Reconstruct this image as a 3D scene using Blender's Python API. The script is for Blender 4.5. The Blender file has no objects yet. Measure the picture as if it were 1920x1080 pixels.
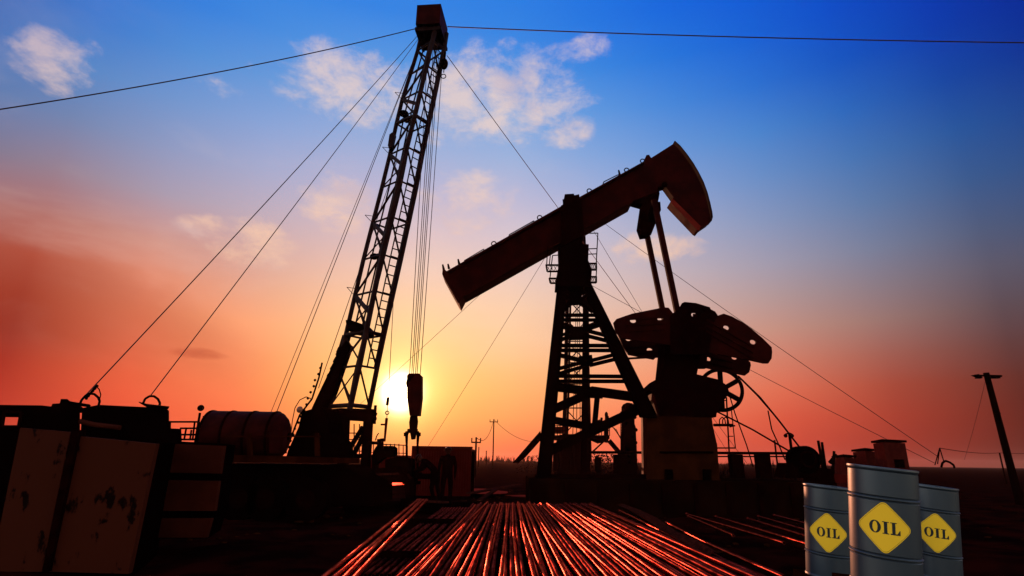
import bpy, math, random
from mathutils import Vector, Matrix
random.seed(7)
PI = math.pi
col = bpy.context.scene.collection
# ------------------------------------------------------------------ camera
F = 1059.0; PITCH = math.radians(17.0); ROLL = math.radians(0.8); CAMZ = 1.6
cam_d = bpy.data.cameras.new("camera"); cam = bpy.data.objects.new("camera", cam_d); col.objects.link(cam)
cam_d.sensor_width = 36; cam_d.lens = F / 1920 * 36; cam_d.clip_end = 9000; cam_d.clip_start = 0.05
CR = Matrix.Rotation(PI / 2 + PITCH, 3, 'X') @ Matrix.Rotation(ROLL, 3, 'Z')
cam.matrix_world = Matrix.Translation((0, 0, CAMZ)) @ CR.to_4x4()
bpy.context.scene.camera = cam
def ray(u, v):
    return CR @ Vector(((u - 960) / F, (540 - v) / F, -1.0))
def P(u, v, D):                     # world point seen at that place of the photo, on the plane y = D
    r = ray(u, v); return Vector((0, 0, CAMZ)) + r * (D / r.y)
def PZ(u, v, z):                    # same, on the plane z
    r = ray(u, v); return Vector((0, 0, CAMZ)) + r * ((z - CAMZ) / r.z)
# ------------------------------------------------------------------ materials
def lin(c):
    return tuple((x / 255 / 12.92) if x / 255 <= 0.04045 else ((x / 255 + 0.055) / 1.055) ** 2.4 for x in c)
def mat(name, base, rough=0.6, metal=0.0, base2=None, scale=6.0, bump=0.15, spec=0.4, thr=(0.42, 0.62), detail=8, stretch=None, coat=0):
    m = bpy.data.materials.new(name); m.use_nodes = True
    nt = m.node_tree; n = nt.nodes; l = nt.links
    b = n["Principled BSDF"]; b.inputs["Roughness"].default_value = rough; b.inputs["Metallic"].default_value = metal
    b.inputs["Specular IOR Level"].default_value = spec; b.inputs["Coat Weight"].default_value = coat; b.inputs["Coat Roughness"].default_value = 0.12
    if metal > .5 and base[0] > base[2] * 3: b.inputs["Specular Tint"].default_value = (.26, .10, .085, 1)
    if metal < .5 and base[0] > base[2] * 1.4: b.inputs["Specular Tint"].default_value = (1, .22, .14, 1)
    tc = n.new("ShaderNodeTexCoord"); mp = n.new("ShaderNodeMapping"); l.new(tc.outputs["Object"], mp.inputs[0])
    if stretch: mp.inputs["Scale"].default_value = stretch
    no = n.new("ShaderNodeTexNoise"); no.inputs["Scale"].default_value = scale; no.inputs["Detail"].default_value = detail
    no.inputs["Roughness"].default_value = 0.62; l.new(mp.outputs[0], no.inputs["Vector"])
    cr = n.new("ShaderNodeValToRGB"); cr.color_ramp.elements[0].position = thr[0]; cr.color_ramp.elements[1].position = thr[1]
    b2 = base2 or tuple(x * 0.6 for x in base)
    cr.color_ramp.elements[0].color = (*b2, 1); cr.color_ramp.elements[1].color = (*base, 1)
    l.new(no.outputs["Fac"], cr.inputs[0]); l.new(cr.outputs[0], b.inputs["Base Color"])
    mr = n.new("ShaderNodeMapRange"); mr.inputs[3].default_value = min(1, rough * 1.3); mr.inputs[4].default_value = rough * 0.8
    l.new(no.outputs["Fac"], mr.inputs[0]); l.new(mr.outputs[0], b.inputs["Roughness"])
    if bump:
        bp = n.new("ShaderNodeBump"); bp.inputs["Strength"].default_value = bump; bp.inputs["Distance"].default_value = 0.03
        l.new(no.outputs["Fac"], bp.inputs["Height"]); l.new(bp.outputs[0], b.inputs["Normal"])
    return m
M = {}
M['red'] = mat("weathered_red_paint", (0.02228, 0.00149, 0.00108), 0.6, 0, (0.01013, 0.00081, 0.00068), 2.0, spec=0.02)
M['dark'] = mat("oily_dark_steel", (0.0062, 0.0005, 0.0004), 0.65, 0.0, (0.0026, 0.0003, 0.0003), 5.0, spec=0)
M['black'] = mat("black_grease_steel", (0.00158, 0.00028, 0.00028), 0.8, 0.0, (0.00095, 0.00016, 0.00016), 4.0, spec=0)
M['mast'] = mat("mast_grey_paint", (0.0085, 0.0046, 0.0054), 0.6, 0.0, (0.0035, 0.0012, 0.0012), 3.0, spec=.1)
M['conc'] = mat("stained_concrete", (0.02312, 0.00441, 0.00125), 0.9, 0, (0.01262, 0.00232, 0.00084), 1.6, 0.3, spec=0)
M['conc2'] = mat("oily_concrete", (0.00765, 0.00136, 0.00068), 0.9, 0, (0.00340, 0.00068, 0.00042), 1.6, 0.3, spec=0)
M['paint'] = mat("chipped_pale_paint", (0.034, 0.0058, 0.0026), 0.6, 0, (0.003, 0.0006, 0.0005), 3.0, 0.2, thr=(0.40, 0.43), spec=.02, stretch=(1, 1, .55))
M['paint2'] = mat("dull_pale_paint", (0.036, 0.0052, 0.0022), 0.6, 0, (0.022, 0.003, 0.0015), 1.2, 0.1, spec=.02)
M['deck'] = mat("rusty_orange_paint", (0.024, 0.0032, 0.0008), 0.6, 0, (0.012, 0.0012, 0.0004), 2.0, spec=0)
M['shed'] = mat("red_sheet_metal", (0.062, 0.0028, 0.0018), 0.6, 0, (0.045, 0.0018, 0.0012), 2.0, spec=.03)
M['plate'] = mat("glow_lit_red_plate", (0.14000, 0.00980, 0.00560), 0.6, 0, (0.09800, 0.00700, 0.00420), 3.0, spec=.05)  # sunset glow on the underside of the horse head, put into the colour
M['shedwall'] = mat("faded_shed_boards", (0.055, 0.0065, 0.0045), 0.8, 0, (0.035, 0.004, 0.003), 3.0, spec=0)
M['wood'] = mat("old_pole_wood", (0.00553, 0.00110, 0.00074), 0.9, 0, (0.00295, 0.00055, 0.00037), 8.0, 0.4, stretch=(1, 1, .1), spec=0)
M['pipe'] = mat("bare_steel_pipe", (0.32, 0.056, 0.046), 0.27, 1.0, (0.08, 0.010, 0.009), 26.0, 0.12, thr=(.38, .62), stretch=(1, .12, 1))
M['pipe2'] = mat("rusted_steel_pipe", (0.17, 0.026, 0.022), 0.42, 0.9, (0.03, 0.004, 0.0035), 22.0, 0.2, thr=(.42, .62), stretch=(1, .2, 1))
M['rag'] = mat("dirty_sheet", (0.04464, 0.00818, 0.00521), 0.8, 0, (0.01488, 0.00223, 0.00186), 14.0, 0.5, spec=0)
M['cable'] = mat("wire_rope_steel", (0.02, 0.012, 0.014), 0.6, 0.3)
M['cloth'] = mat("work_overall_cloth", (0.00506, 0.00051, 0.00051), 0.95, 0, (0.00285, 0.00031, 0.00031), 20, 0.3, spec=0)
M['skin'] = mat("skin", (0.03100, 0.00620, 0.00372), 0.6, 0, (0.02480, 0.00496, 0.00310), 9, 0, spec=.15)
M['helmet'] = mat("hard_hat_shell", (0.01302, 0.00130, 0.00087), 0.45, 0, None, 4, 0, spec=0.05)
M['leaf'] = mat("dry_weeds", (0.00790, 0.00158, 0.00105), 0.9, 0, spec=0)
M['barrel'] = mat("grey_barrel_paint", (0.042, 0.052, 0.066), 0.38, 0.5, (0.037, 0.046, 0.059), 1.5, 0.02, 0.4)
M['yellow'] = mat("yellow_label_vinyl", (0.95, 0.56, 0.03), 0.5, 0, (0.92, 0.53, 0.028), 2.0, 0.0, .2)
M['ink'] = mat("black_label_ink", (0.025, 0.026, 0.025), 0.5, 0, None, 2, 0, .2)
M['glass'] = mat("lamp_glass", (0.2, 0.08, 0.05), 0.2, 0, None, 2, 0)
def glossy(m, rough):                # plain glossy surface, its colour reddened so that the reflections come out red
    nt = m.node_tree; n = nt.nodes; l = nt.links; b = n["Principled BSDF"]; g = n.new("ShaderNodeBsdfGlossy"); g.inputs["Roughness"].default_value = rough
    if b.inputs["Base Color"].links: l.new(b.inputs["Base Color"].links[0].from_socket, g.inputs["Color"])
    else: g.inputs["Color"].default_value = b.inputs["Base Color"].default_value
    if b.inputs["Normal"].links: l.new(b.inputs["Normal"].links[0].from_socket, g.inputs["Normal"])
    l.new(g.outputs[0], n["Material Output"].inputs["Surface"])
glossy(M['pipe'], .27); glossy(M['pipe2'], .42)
# ------------------------------------------------------------------ mesh builder
class MB:
    def __init__(s): s.v = []; s.f = []; s.sm = []
    def add(s, vs, fs, smooth=False):
        b = len(s.v); s.v += [Vector(x) for x in vs]
        for f in fs: s.f.append(tuple(b + i for i in f)); s.sm.append(smooth)
        return s
    def tube(s, p, q, r, r2=None, n=8, cap=True):
        p = Vector(p); q = Vector(q); r2 = r if r2 is None else r2
        d = (q - p)
        if d.length < 1e-6: return s
        d.normalize(); a = d.orthogonal().normalized(); b = d.cross(a)
        vs = []
        for c, rr in ((p, r), (q, r2)):
            for i in range(n):
                t = 2 * PI * i / n; vs.append(c + (a * math.cos(t) + b * math.sin(t)) * rr)
        fs = [(i, (i + 1) % n, n + (i + 1) % n, n + i) for i in range(n)]
        s.add(vs, fs, n > 5)
        if cap: s.add(vs, [tuple(range(n - 1, -1, -1)), tuple(range(n, 2 * n))])
        return s
    def path(s, pts, r, n=6):
        for a, b in zip(pts, pts[1:]): s.tube(a, b, r, n=n)
        return s
    def beam(s, p, q, w, h, up=(0, 0, 1)):      # w across, h along up
        p = Vector(p); q = Vector(q); d = (q - p).normalized(); up = Vector(up)
        a = d.cross(up)
        if a.length < 1e-4: a = Vector((1, 0, 0))
        a.normalize(); b = a.cross(d).normalized()
        vs = [c + a * (w / 2 * i) + b * (h / 2 * j) for c in (p, q) for i, j in ((-1, -1), (1, -1), (1, 1), (-1, 1))]
        return s.add(vs, [(3, 2, 1, 0), (4, 5, 6, 7), (0, 1, 5, 4), (1, 2, 6, 5), (2, 3, 7, 6), (3, 0, 4, 7)])
    def box(s, x0, y0, z0, x1, y1, z1):
        vs = [(x0, y0, z0), (x1, y0, z0), (x1, y1, z0), (x0, y1, z0), (x0, y0, z1), (x1, y0, z1), (x1, y1, z1), (x0, y1, z1)]
        return s.add(vs, [(3, 2, 1, 0), (4, 5, 6, 7), (0, 1, 5, 4), (1, 2, 6, 5), (2, 3, 7, 6), (3, 0, 4, 7)])
    def prism(s, pts, D, t, slew=0.0):          # outline on the plane y = D given a thickness t going back
        fr = [P(q[0], q[1], q[2] if len(q) > 2 else D) for q in pts]; bk = [p + Vector((slew * t, t, 0)) for p in fr]; n = len(pts)
        s.add(fr + bk, [tuple(range(n)), tuple(range(2 * n - 1, n - 1, -1))] + [(i, i + n, (i + 1) % n + n, (i + 1) % n) for i in range(n)])
        return s
    def ball(s, c, r, n=12, m=8, sc=(1, 1, 1), z0=-1.0):
        c = Vector(c); vs = []; fs = []
        for j in range(m + 1):
            t = -PI / 2 + PI * j / m
            for i in range(n):
                a = 2 * PI * i / n
                vs.append(c + Vector((math.cos(a) * math.cos(t) * r * sc[0], math.sin(a) * math.cos(t) * r * sc[1], max(z0, math.sin(t)) * r * sc[2])))
        for j in range(m):
            for i in range(n): fs.append((j * n + i, j * n + (i + 1) % n, (j + 1) * n + (i + 1) % n, (j + 1) * n + i))
        return s.add(vs, fs, True)
    def ring(s, c, ax, R, r, n=40, m=8, a0=0, a1=2 * PI):
        c = Vector(c); ax = Vector(ax).normalized(); a = ax.orthogonal().normalized(); b = ax.cross(a)
        pts = [c + (a * math.cos(a0 + (a1 - a0) * i / n) + b * math.sin(a0 + (a1 - a0) * i / n)) * R for i in range(n + 1)]
        return s.path(pts, r, m)
    def build(s, name, m, parent=None, org=None):
        me = bpy.data.meshes.new(name)
        o0 = Vector(org) if org is not None else (Vector(parent.get('_o', (0, 0, 0))) if parent else Vector((0, 0, 0)))
        me.from_pydata([v - o0 for v in s.v], [], s.f); me.update()
        for p, k in zip(me.polygons, s.sm): p.use_smooth = k
        me.materials.append(M[m] if isinstance(m, str) else m)
        import bmesh
        b = bmesh.new(); b.from_mesh(me); bmesh.ops.recalc_face_normals(b, faces=b.faces); b.to_mesh(me); b.free()
        o = bpy.data.objects.new(name, me); col.objects.link(o)
        if parent: o.parent = parent; o['_o'] = tuple(o0)
        else: o.location = o0; o['_o'] = tuple(o0)
        return o
def tag(o, label=None, cat=None, group=None, kind=None):
    if label: o['label'] = label
    if cat: o['category'] = cat
    if group: o['group'] = group
    if kind: o['kind'] = kind
    return o
def thing(name, label, cat, loc=(0, 0, 0), group=None):
    o = bpy.data.objects.new(name, None); col.objects.link(o); o.location = loc; o.empty_display_size = .2
    o['_o'] = tuple(loc); return tag(o, label, cat, group)
def sag(a, b, s, n=24):
    a = Vector(a); b = Vector(b)
    return [a.lerp(b, i / n) - Vector((0, 0, s * 4 * (i / n) * (1 - i / n))) for i in range(n + 1)]
# ------------------------------------------------------------------ sky
sun_dir = ray(752, 735).normalized()
sun_el = math.asin(sun_dir.z); sun_az = math.atan2(sun_dir.x, sun_dir.y)
US = [0, 240, 480, 720, 960, 1200, 1440, 1680, 1920]
VS = [0, 120, 240, 360, 480, 600, 720, 800, 865]
SK = [
 [(44,98,180),(50,120,215),(52,132,226),(50,130,228),(36,122,228),(22,105,225),(10,88,215),(4,62,190),(2,35,145)],
 [(80,120,180),(88,142,208),(92,150,218),(95,155,225),(75,145,225),(45,125,222),(25,100,210),(15,75,180),(8,48,140)],
 [(110,115,145),(130,150,195),(140,165,215),(150,175,220),(135,175,225),(95,150,220),(70,130,205),(45,100,175),(30,70,135)],
 [(175,112,105),(165,150,168),(182,175,200),(195,185,210),(185,185,215),(150,170,215),(115,145,195),(80,115,165),(50,75,120)],
 [(174,68,48),(224,138,110),(215,170,160),(240,200,188),(230,202,200),(195,186,200),(158,156,178),(118,122,146),(82,80,98)],
 [(142,42,28),(232,120,84),(255,170,122),(255,208,155),(254,208,168),(230,184,164),(196,152,138),(150,113,108),(84,64,68)],
 [(180,50,35),(240,98,62),(255,140,88),(255,205,108),(255,188,116),(252,158,116),(232,120,90),(165,72,55),(98,42,34)],
 [(190,55,38),(236,82,52),(255,118,70),(255,172,80),(255,155,88),(250,124,86),(225,85,60),(168,58,42),(96,32,24)],
 [(170,45,32),(215,65,42),(245,90,55),(250,120,60),(240,95,65),(230,90,65),(205,70,55),(150,46,36),(76,25,19)]]
def sky_at(u, v):
    u = min(max(u, 0), 1920); v = min(max(v, 0), 865)
    i = max(k for k in range(8) if US[k] <= u) if u < 1920 else 7
    j = max(k for k in range(8) if VS[k] <= v) if v < 865 else 7
    a = (u - US[i]) / (US[i + 1] - US[i]); b = (v - VS[j]) / (VS[j + 1] - VS[j])
    c = [sum(SK[jj][ii][k] * w for ii, jj, w in ((i, j, (1 - a) * (1 - b)), (i + 1, j, a * (1 - b)), (i, j + 1, (1 - a) * b), (i + 1, j + 1, a * b))) for k in range(3)]
    return lin(c)
def pix(az, el):
    d = Vector((math.sin(az) * math.cos(el), math.cos(az) * math.cos(el), math.sin(el)))
    c = CR.transposed() @ d
    return 960 + F * c.x / -c.z, 540 - F * c.y / -c.z
def azel(u, v):
    r = ray(u, v).normalized(); return math.atan2(r.x, r.y), math.asin(r.z)
w = bpy.data.worlds.new("World"); bpy.context.scene.world = w; w.use_nodes = True
nt = w.node_tree; N = nt.nodes; L = nt.links; N.clear()
def nd(t, **k):
    n = N.new(t)
    for a, b in k.items(): setattr(n, a, b)
    return n
def math_(op, a, b=None, c=None, clamp=False):
    n = nd("ShaderNodeMath", operation=op); n.use_clamp = clamp
    for i, x in enumerate((a, b, c)):
        if x is None: continue
        if isinstance(x, (int, float)): n.inputs[i].default_value = x
        else: L.new(x, n.inputs[i])
    return n.outputs[0]
def maprange(x, a, b, c=0.0, d=1.0, smooth=True):
    n = nd("ShaderNodeMapRange", interpolation_type='SMOOTHSTEP' if smooth else 'LINEAR')
    L.new(x, n.inputs[0])
    for i, y in zip((1, 2, 3, 4), (a, b, c, d)): n.inputs[i].default_value = y
    return n.outputs[0]
def mix(f, a, b):
    n = nd("ShaderNodeMix", data_type='RGBA')
    if isinstance(f, (int, float)): n.inputs[0].default_value = f
    else: L.new(f, n.inputs[0])
    for i, x in ((6, a), (7, b)):
        if isinstance(x, tuple): n.inputs[i].default_value = (*x, 1)
        else: L.new(x, n.inputs[i])
    return n.outputs[2]
tc = nd("ShaderNodeTexCoord"); sep = nd("ShaderNodeSeparateXYZ"); L.new(tc.outputs["Generated"], sep.inputs[0])
el = math_('ARCSINE', sep.outputs[2]); az = math_('ARCTAN2', sep.outputs[0], sep.outputs[1])
AZ = [math.radians(a) for a in (-50, -42, -34, -26, -18, -10, 0, 10, 18, 26, 34, 42, 50)]
EL = [math.radians(e) for e in (0, 2, 4, 6.5, 9, 12, 15, 18, 22, 26, 30, 34, 38, 42, 46, 50)]
EMAX = math.radians(54)
elf = math_('DIVIDE', el, EMAX)
prev = None
for i, a in enumerate(AZ):
    cr = nd("ShaderNodeValToRGB"); r = cr.color_ramp; L.new(elf, cr.inputs[0])
    for k, e in enumerate(EL):
        u, v = pix(a, e); c = sky_at(u, v)
        if k < 2: el_ = r.elements[k]; el_.position = e / EMAX
        else: el_ = r.elements.new(e / EMAX)
        el_.color = (*c, 1)
    if prev is None: prev = cr.outputs[0]
    else: prev = mix(maprange(az, AZ[i - 1], a, smooth=False), prev, cr.outputs[0])
sky_c = prev
# soft large-scale unevenness and wisps
mp = nd("ShaderNodeMapping"); mp.inputs["Scale"].default_value = (1, 1, 2.6); L.new(tc.outputs["Generated"], mp.inputs[0])
n1 = nd("ShaderNodeTexNoise"); n1.inputs["Scale"].default_value = 3.2; n1.inputs["Detail"].default_value = 6; n1.inputs["Roughness"].default_value = .55; n1.inputs["Distortion"].default_value = .4
L.new(mp.outputs[0], n1.inputs["Vector"])
wisp = math_('MULTIPLY', maprange(n1.outputs[0], .48, .72), maprange(az, math.radians(16), math.radians(2)))
lowmask = math_('MULTIPLY', maprange(el, math.radians(6), math.radians(14)), maprange(el, math.radians(40), math.radians(24)))
sky_c = mix(math_('MULTIPLY', math_('MULTIPLY', wisp, lowmask), .14), sky_c, lin((250, 222, 205)))
# clouds: billowy noise held inside soft ellipses (direction of centre, half sizes in degrees)
n2 = nd("ShaderNodeTexNoise"); n2.inputs["Scale"].default_value = 17; n2.inputs["Detail"].default_value = 9; n2.inputs["Roughness"].default_value = .64; n2.inputs["Distortion"].default_value = .25
mp2 = nd("ShaderNodeMapping"); mp2.inputs["Scale"].default_value = (1, 1, 1.7); mp2.inputs["Location"].default_value = (3.1, 1.7, .4)
L.new(tc.outputs["Generated"], mp2.inputs[0]); L.new(mp2.outputs[0], n2.inputs["Vector"])
CL = [(98, 112, 2.5, 2.3, .95), (105, 165, 1.2, .8, .8), (665, 160, 6.8, 3.4, .95), (930, 178, 8.6, 4.2, 1.05), (850, 245, 4, 2.0, .6), (1090, 95, 3.6, 1.3, .7), (1065, 245, 2.8, 1.8, .95), (950, 85, 1.2, 1.0, .6),
      (632, 385, 3.4, 2.9, 1.0), (480, 462, 4.0, 2.6, .85), (1225, 465, 5.0, 1.6, .95), (870, 375, 5.5, 3.2, .8), (400, 430, 3, 1.2, .7),
      (150, 85, 2.4, .8, .4), (480, 125, 2.0, 1.0, .4), (430, 170, 2.6, 1.0, .35)]
acc = None
for u, v, ra, re, st in CL:
    a, e = azel(u, v)
    dx = math_('DIVIDE', math_('MULTIPLY', math_('SUBTRACT', az, a), math.cos(e)), math.radians(ra))
    dy = math_('DIVIDE', math_('SUBTRACT', el, e), math.radians(re))
    d2 = math_('ADD', math_('MULTIPLY', dx, dx), math_('MULTIPLY', dy, dy))
    m_ = math_('MULTIPLY', maprange(d2, 1.9, 0.0), st)
    acc = m_ if acc is None else math_('MAXIMUM', acc, m_)
dens = math_('ADD', acc, math_('MULTIPLY', math_('SUBTRACT', n2.outputs[0], .5), 2.6))
alpha = math_('MULTIPLY', maprange(dens, .28, 1.4), maprange(acc, .03, .3))
ccol = mix(maprange(el, math.radians(12), math.radians(34)), lin((255, 200, 160)), lin((238, 212, 200)))
shade_ = math_('MULTIPLY', maprange(n1.outputs[0], .42, .6), .55)
ccol = mix(shade_, ccol, lin((188, 170, 190)))
sky_c = mix(math_('MULTIPLY', alpha, .78), sky_c, ccol)
# dusky red smoke bank low on the left
a0, e0 = azel(90, 560)
dx = math_('DIVIDE', math_('SUBTRACT', az, a0), math.radians(15)); dy = math_('DIVIDE', math_('ADD', math_('SUBTRACT', el, e0), math_('MULTIPLY', math_('SUBTRACT', az, a0), .25)), math.radians(5))
bank = maprange(math_('ADD', math_('ADD', math_('MULTIPLY', dx, dx), math_('MULTIPLY', dy, dy)), math_('MULTIPLY', math_('SUBTRACT', n1.outputs[0], .5), 2.5)), 1.5, 0)
sky_c = mix(math_('MULTIPLY', bank, .22), sky_c, lin((120, 28, 14)))
a0, e0 = azel(372, 662)
dx = math_('DIVIDE', math_('SUBTRACT', az, a0), math.radians(2.4)); dy = math_('DIVIDE', math_('SUBTRACT', el, e0), math.radians(.55))
sm = maprange(math_('ADD', math_('ADD', math_('MULTIPLY', dx, dx), math_('MULTIPLY', dy, dy)), math_('MULTIPLY', math_('SUBTRACT', n2.outputs[0], .5), 3)), 1.4, 0)
sky_c = mix(math_('MULTIPLY', sm, .45), sky_c, lin((170, 60, 40)))
# the rest of the sky: physical sky, brightened and warmed to light the barrels
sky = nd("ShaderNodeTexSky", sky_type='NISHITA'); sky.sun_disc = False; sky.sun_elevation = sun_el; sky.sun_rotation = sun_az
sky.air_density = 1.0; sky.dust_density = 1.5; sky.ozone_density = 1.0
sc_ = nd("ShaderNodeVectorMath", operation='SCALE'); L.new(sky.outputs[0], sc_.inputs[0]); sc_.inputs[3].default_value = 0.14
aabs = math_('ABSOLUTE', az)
antisolar = maprange(aabs, math.radians(112), math.radians(140), 1.25, .55)  # unseen sky dimmed straight behind the camera for a dark band on the barrels
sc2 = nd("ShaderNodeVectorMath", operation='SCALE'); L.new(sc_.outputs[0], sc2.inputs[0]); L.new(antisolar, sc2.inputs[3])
tn = nd("ShaderNodeVectorMath", operation='MULTIPLY'); L.new(sc2.outputs[0], tn.inputs[0]); tn.inputs[1].default_value = (3.7, 2.95, 2.8)   # boost and warm tint added to the unseen sky to light the barrels
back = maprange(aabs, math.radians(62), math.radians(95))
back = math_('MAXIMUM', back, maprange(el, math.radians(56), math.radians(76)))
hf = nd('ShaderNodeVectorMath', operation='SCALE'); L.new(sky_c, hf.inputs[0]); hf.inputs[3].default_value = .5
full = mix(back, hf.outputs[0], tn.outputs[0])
# aureole round the sun
dt = nd("ShaderNodeVectorMath", operation='DOT_PRODUCT'); L.new(tc.outputs["Generated"], dt.inputs[0]); dt.inputs[1].default_value = sun_dir
ang = math_('ARCCOSINE', math_('MINIMUM', dt.outputs["Value"], 0.9999999))
def glow(sig, amp, c):
    g = math_('MULTIPLY', math_('EXPONENT', math_('MULTIPLY', math_('POWER', math_('DIVIDE', ang, math.radians(sig)), 2), -1)), amp)
    s = nd("ShaderNodeVectorMath", operation='SCALE'); s.inputs[0].default_value = c; L.new(g, s.inputs[3]); return s.outputs[0]
for sig, amp, c in ((1.25, 5, (1, .9, .62)), (3.3, .36, (1, .75, .25)), (8.5, .13, (1, .50, .12))):
    g = glow(sig, amp, c); ad = nd("ShaderNodeVectorMath", operation='ADD'); L.new(full, ad.inputs[0]); L.new(g, ad.inputs[1]); full = ad.outputs[0]
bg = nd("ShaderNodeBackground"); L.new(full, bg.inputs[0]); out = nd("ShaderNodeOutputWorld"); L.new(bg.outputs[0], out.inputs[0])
sl = bpy.data.lights.new("sun", 'SUN'); sl.energy = 1.0; sl.angle = math.radians(.5); sl.color = (1, .36, .18)
so = bpy.data.objects.new("sun", sl); col.objects.link(so); so.rotation_euler = (-sun_dir).to_track_quat('-Z', 'Y').to_euler()
vs = bpy.context.scene.view_settings; vs.view_transform = 'Standard'; vs.look = 'None'; vs.gamma = 1; vs.exposure = 1.0
# ------------------------------------------------------------------ ground
import bmesh
def ground():
    me = bpy.data.meshes.new("ground"); b = bmesh.new()
    xs = [-4000, -900, -200, -60] + [-30 + i * .75 for i in range(81)] + [60, 200, 900, 4000]
    ys = [-4000, -500, -50, -10] + [-3 + i * .75 for i in range(61)] + [60, 120, 300, 900, 4000]
    g = []
    rnd = random.Random(3)
    for y in ys:
        row = []
        for x in xs:
            z = 0
            if -31 < x < 31 and -4 < y < 43:
                z = .05 * math.sin(x * 1.3 + y * .7) + .04 * math.sin(x * .6 - y * 1.9) + rnd.uniform(-.03, .03)
            row.append(b.verts.new((x, y, z)))
        g.append(row)
    for j in range(len(ys) - 1):
        for i in range(len(xs) - 1):
            f = b.faces.new((g[j][i], g[j][i + 1], g[j + 1][i + 1], g[j + 1][i])); f.smooth = True
    b.to_mesh(me); b.free()
    me.materials.append(mat("oil_soaked_earth", (0.015, 0.0014, 0.001), 0.95, 0, (0.0025, 0.0005, 0.0005), 0.9, 0.6, 0))
    o = bpy.data.objects.new("ground", me); col.objects.link(o); tag(o, kind='structure')
ground()
# ------------------------------------------------------------------ pump jack
DJ = 20.0
SL = 0.09          # the machine's crosswise direction runs back and slightly to the right
pj = thing("pump_jack", "large dark red oil pump jack with raised horse head, standing on a concrete plinth", "pump jack", P(1110, 893, DJ))
def leg(a, b, w_, name='leg', D=DJ, D2=None, m='black'):
    p = P(*a, D); q = P(*b, D if D2 is None else D2)
    return MB().beam(p, q, .3, w_, (q - p).cross(Vector((0, 1, 0)))).build(name, m, pj)
# legs of the samson post: near pair and far pair
MB().prism([(1046, 530, DJ - .4), (1064, 530, DJ - .4), (1033, 896, DJ - 1.2), (1006, 896, DJ - 1.2)], DJ, .3).build('leg', 'black', pj)
MB().prism([(1090, 530, DJ - .4), (1108, 530, DJ - .4), (1234, 782, DJ - 1.2), (1203, 782, DJ - 1.2)], DJ, .3).build('leg', 'black', pj)
MB().prism([(1013, 808), (1017, 822), (985, 858), (972, 868), (961, 868)], DJ + 1.4, .3).build('leg', 'dark', pj)
MB().prism([(1094, 560), (1104, 560), (1100, 893), (1090, 893)], DJ + 1.9, .2).build('leg', 'dark', pj)
def brace(a, b, px, off=0.0):
    s = px * 1.22 * DJ / F / .96
    p = P(*a, DJ + off); q = P(*b, DJ + off)
    MB().beam(p, q, .12, s, (q - p).cross(Vector((0, 1, 0)))).build('brace', 'black', pj)
B = [((1056,545),(1076,556),5),((1056,553),(1074,563),4),((1100,545),(1082,556),5),((1104,552),(1084,563),4),((1056,582),(1074,566),5),((1056,576),(1070,562),3),((1112,585),(1084,566),5),((1110,577),(1086,560),3),
 ((1050,591),(1124,591),4.5),((1050,600),(1127,600),4.5),((1052,606),(1074,614),5),((1052,612),(1072,620),4),((1127,602),(1092,616),5),((1131,608),(1096,620),4),
 ((1047,640),(1072,628),5),((1047,631),(1070,622),4),((1140,630),(1092,618),5),((1146,641),(1090,627),5),((1046,648),(1148,648),5),((1045,657),(1156,657),5),
 ((1045,665),(1090,676),6),((1160,663),(1105,677),5),((1164,671),(1106,685),5),((1041,693),(1090,680),5),((1040,703),(1092,688),5),
 ((1039,705),(1180,706),5),((1039,715),(1184,715),5),((1036,725),(1110,734),12),((1108,733),(1202,746),13),((1030,771),(1100,740),12),((1120,742),(1115,795),7),((1028,786),(1112,801),10),((1020,850),(1208,763),13)]
for a, b, px in B: brace(a, b, px, -.35 - .75 * ((a[1] + b[1]) / 2 - 530) / 350 + random.uniform(-.05, .1))
for q in ([(1066,548),(1090,548),(1092,570),(1066,572)], [(1069,612),(1093,612),(1096,636),(1070,637)], [(1085,668),(1110,665),(1113,684),(1090,688)], [(1094,733),(1132,735),(1130,747),(1098,745)], [(1105,795),(1125,786),(1127,798),(1108,805)]):
    MB().prism(q, DJ - .45 - .8 * (q[0][1] - 530) / 350, .12).build('gusset_plate', 'black', pj)
# head block and bearing
top = MB().prism([(1049,458),(1092,440),(1092,457),(1104,458),(1103,488),(1110,505),(1108,530),(1108,537),(1043,537),(1044,520),(1050,488)], DJ - .5, .8)
top.build('saddle_bearing', 'black', pj)
MB().prism([(1059,364),(1076,363),(1077,366),(1086,364),(1087,372),(1088,395),(1059,400)], DJ - .55, 1.3).build('bearing_cap', 'dark', pj)
MB().prism([(1052,385),(1090,372),(1096,440),(1052,462)], DJ - .62, .1).build('bearing_cheek', 'dark', pj)
# service platforms with rails
def basket(pts, rails, name='platform'):
    m = MB()
    (x0, y0), (x1, y1) = pts
    for D in (DJ - .9, DJ + .7):
        a, b, c, d = P(x0, y0, D), P(x1, y0, D), P(x1, y1, D), P(x0 + 2, y1, D)
        for s, t in ((a, b), (b, c), (c, d), (d, a)): m.beam(s, t, .05, .055)
        k = 4
        for i in range(k):
            m.tube(a.lerp(b, i / k), d.lerp(c, (i + 1) / k), .012, n=4); m.tube(a.lerp(b, (i + 1) / k), d.lerp(c, i / k), .012, n=4)
    for t in (0, 1): m.beam(P((x0, x1)[t], y0, DJ - .9), P((x0, x1)[t], y0, DJ + .7), .05, .05)
    o = m.build(name, 'dark', pj)
    r = MB()
    for a, b in rails: r.tube(P(*a, DJ - .9), P(*b, DJ - .9), .019, n=6)
    if rails: r.build('railing', 'dark', o)
basket(((1024,497),(1051,509)), [((1027,462),(1025,497)),((1027,470),(1051,470)),((1033,466),(1030,497))])
basket(((1030,522),(1047,531)), [((1036,479),(1031,523)),((1036,479),(1051,478)),((1050,478),(1049,497))])
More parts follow.
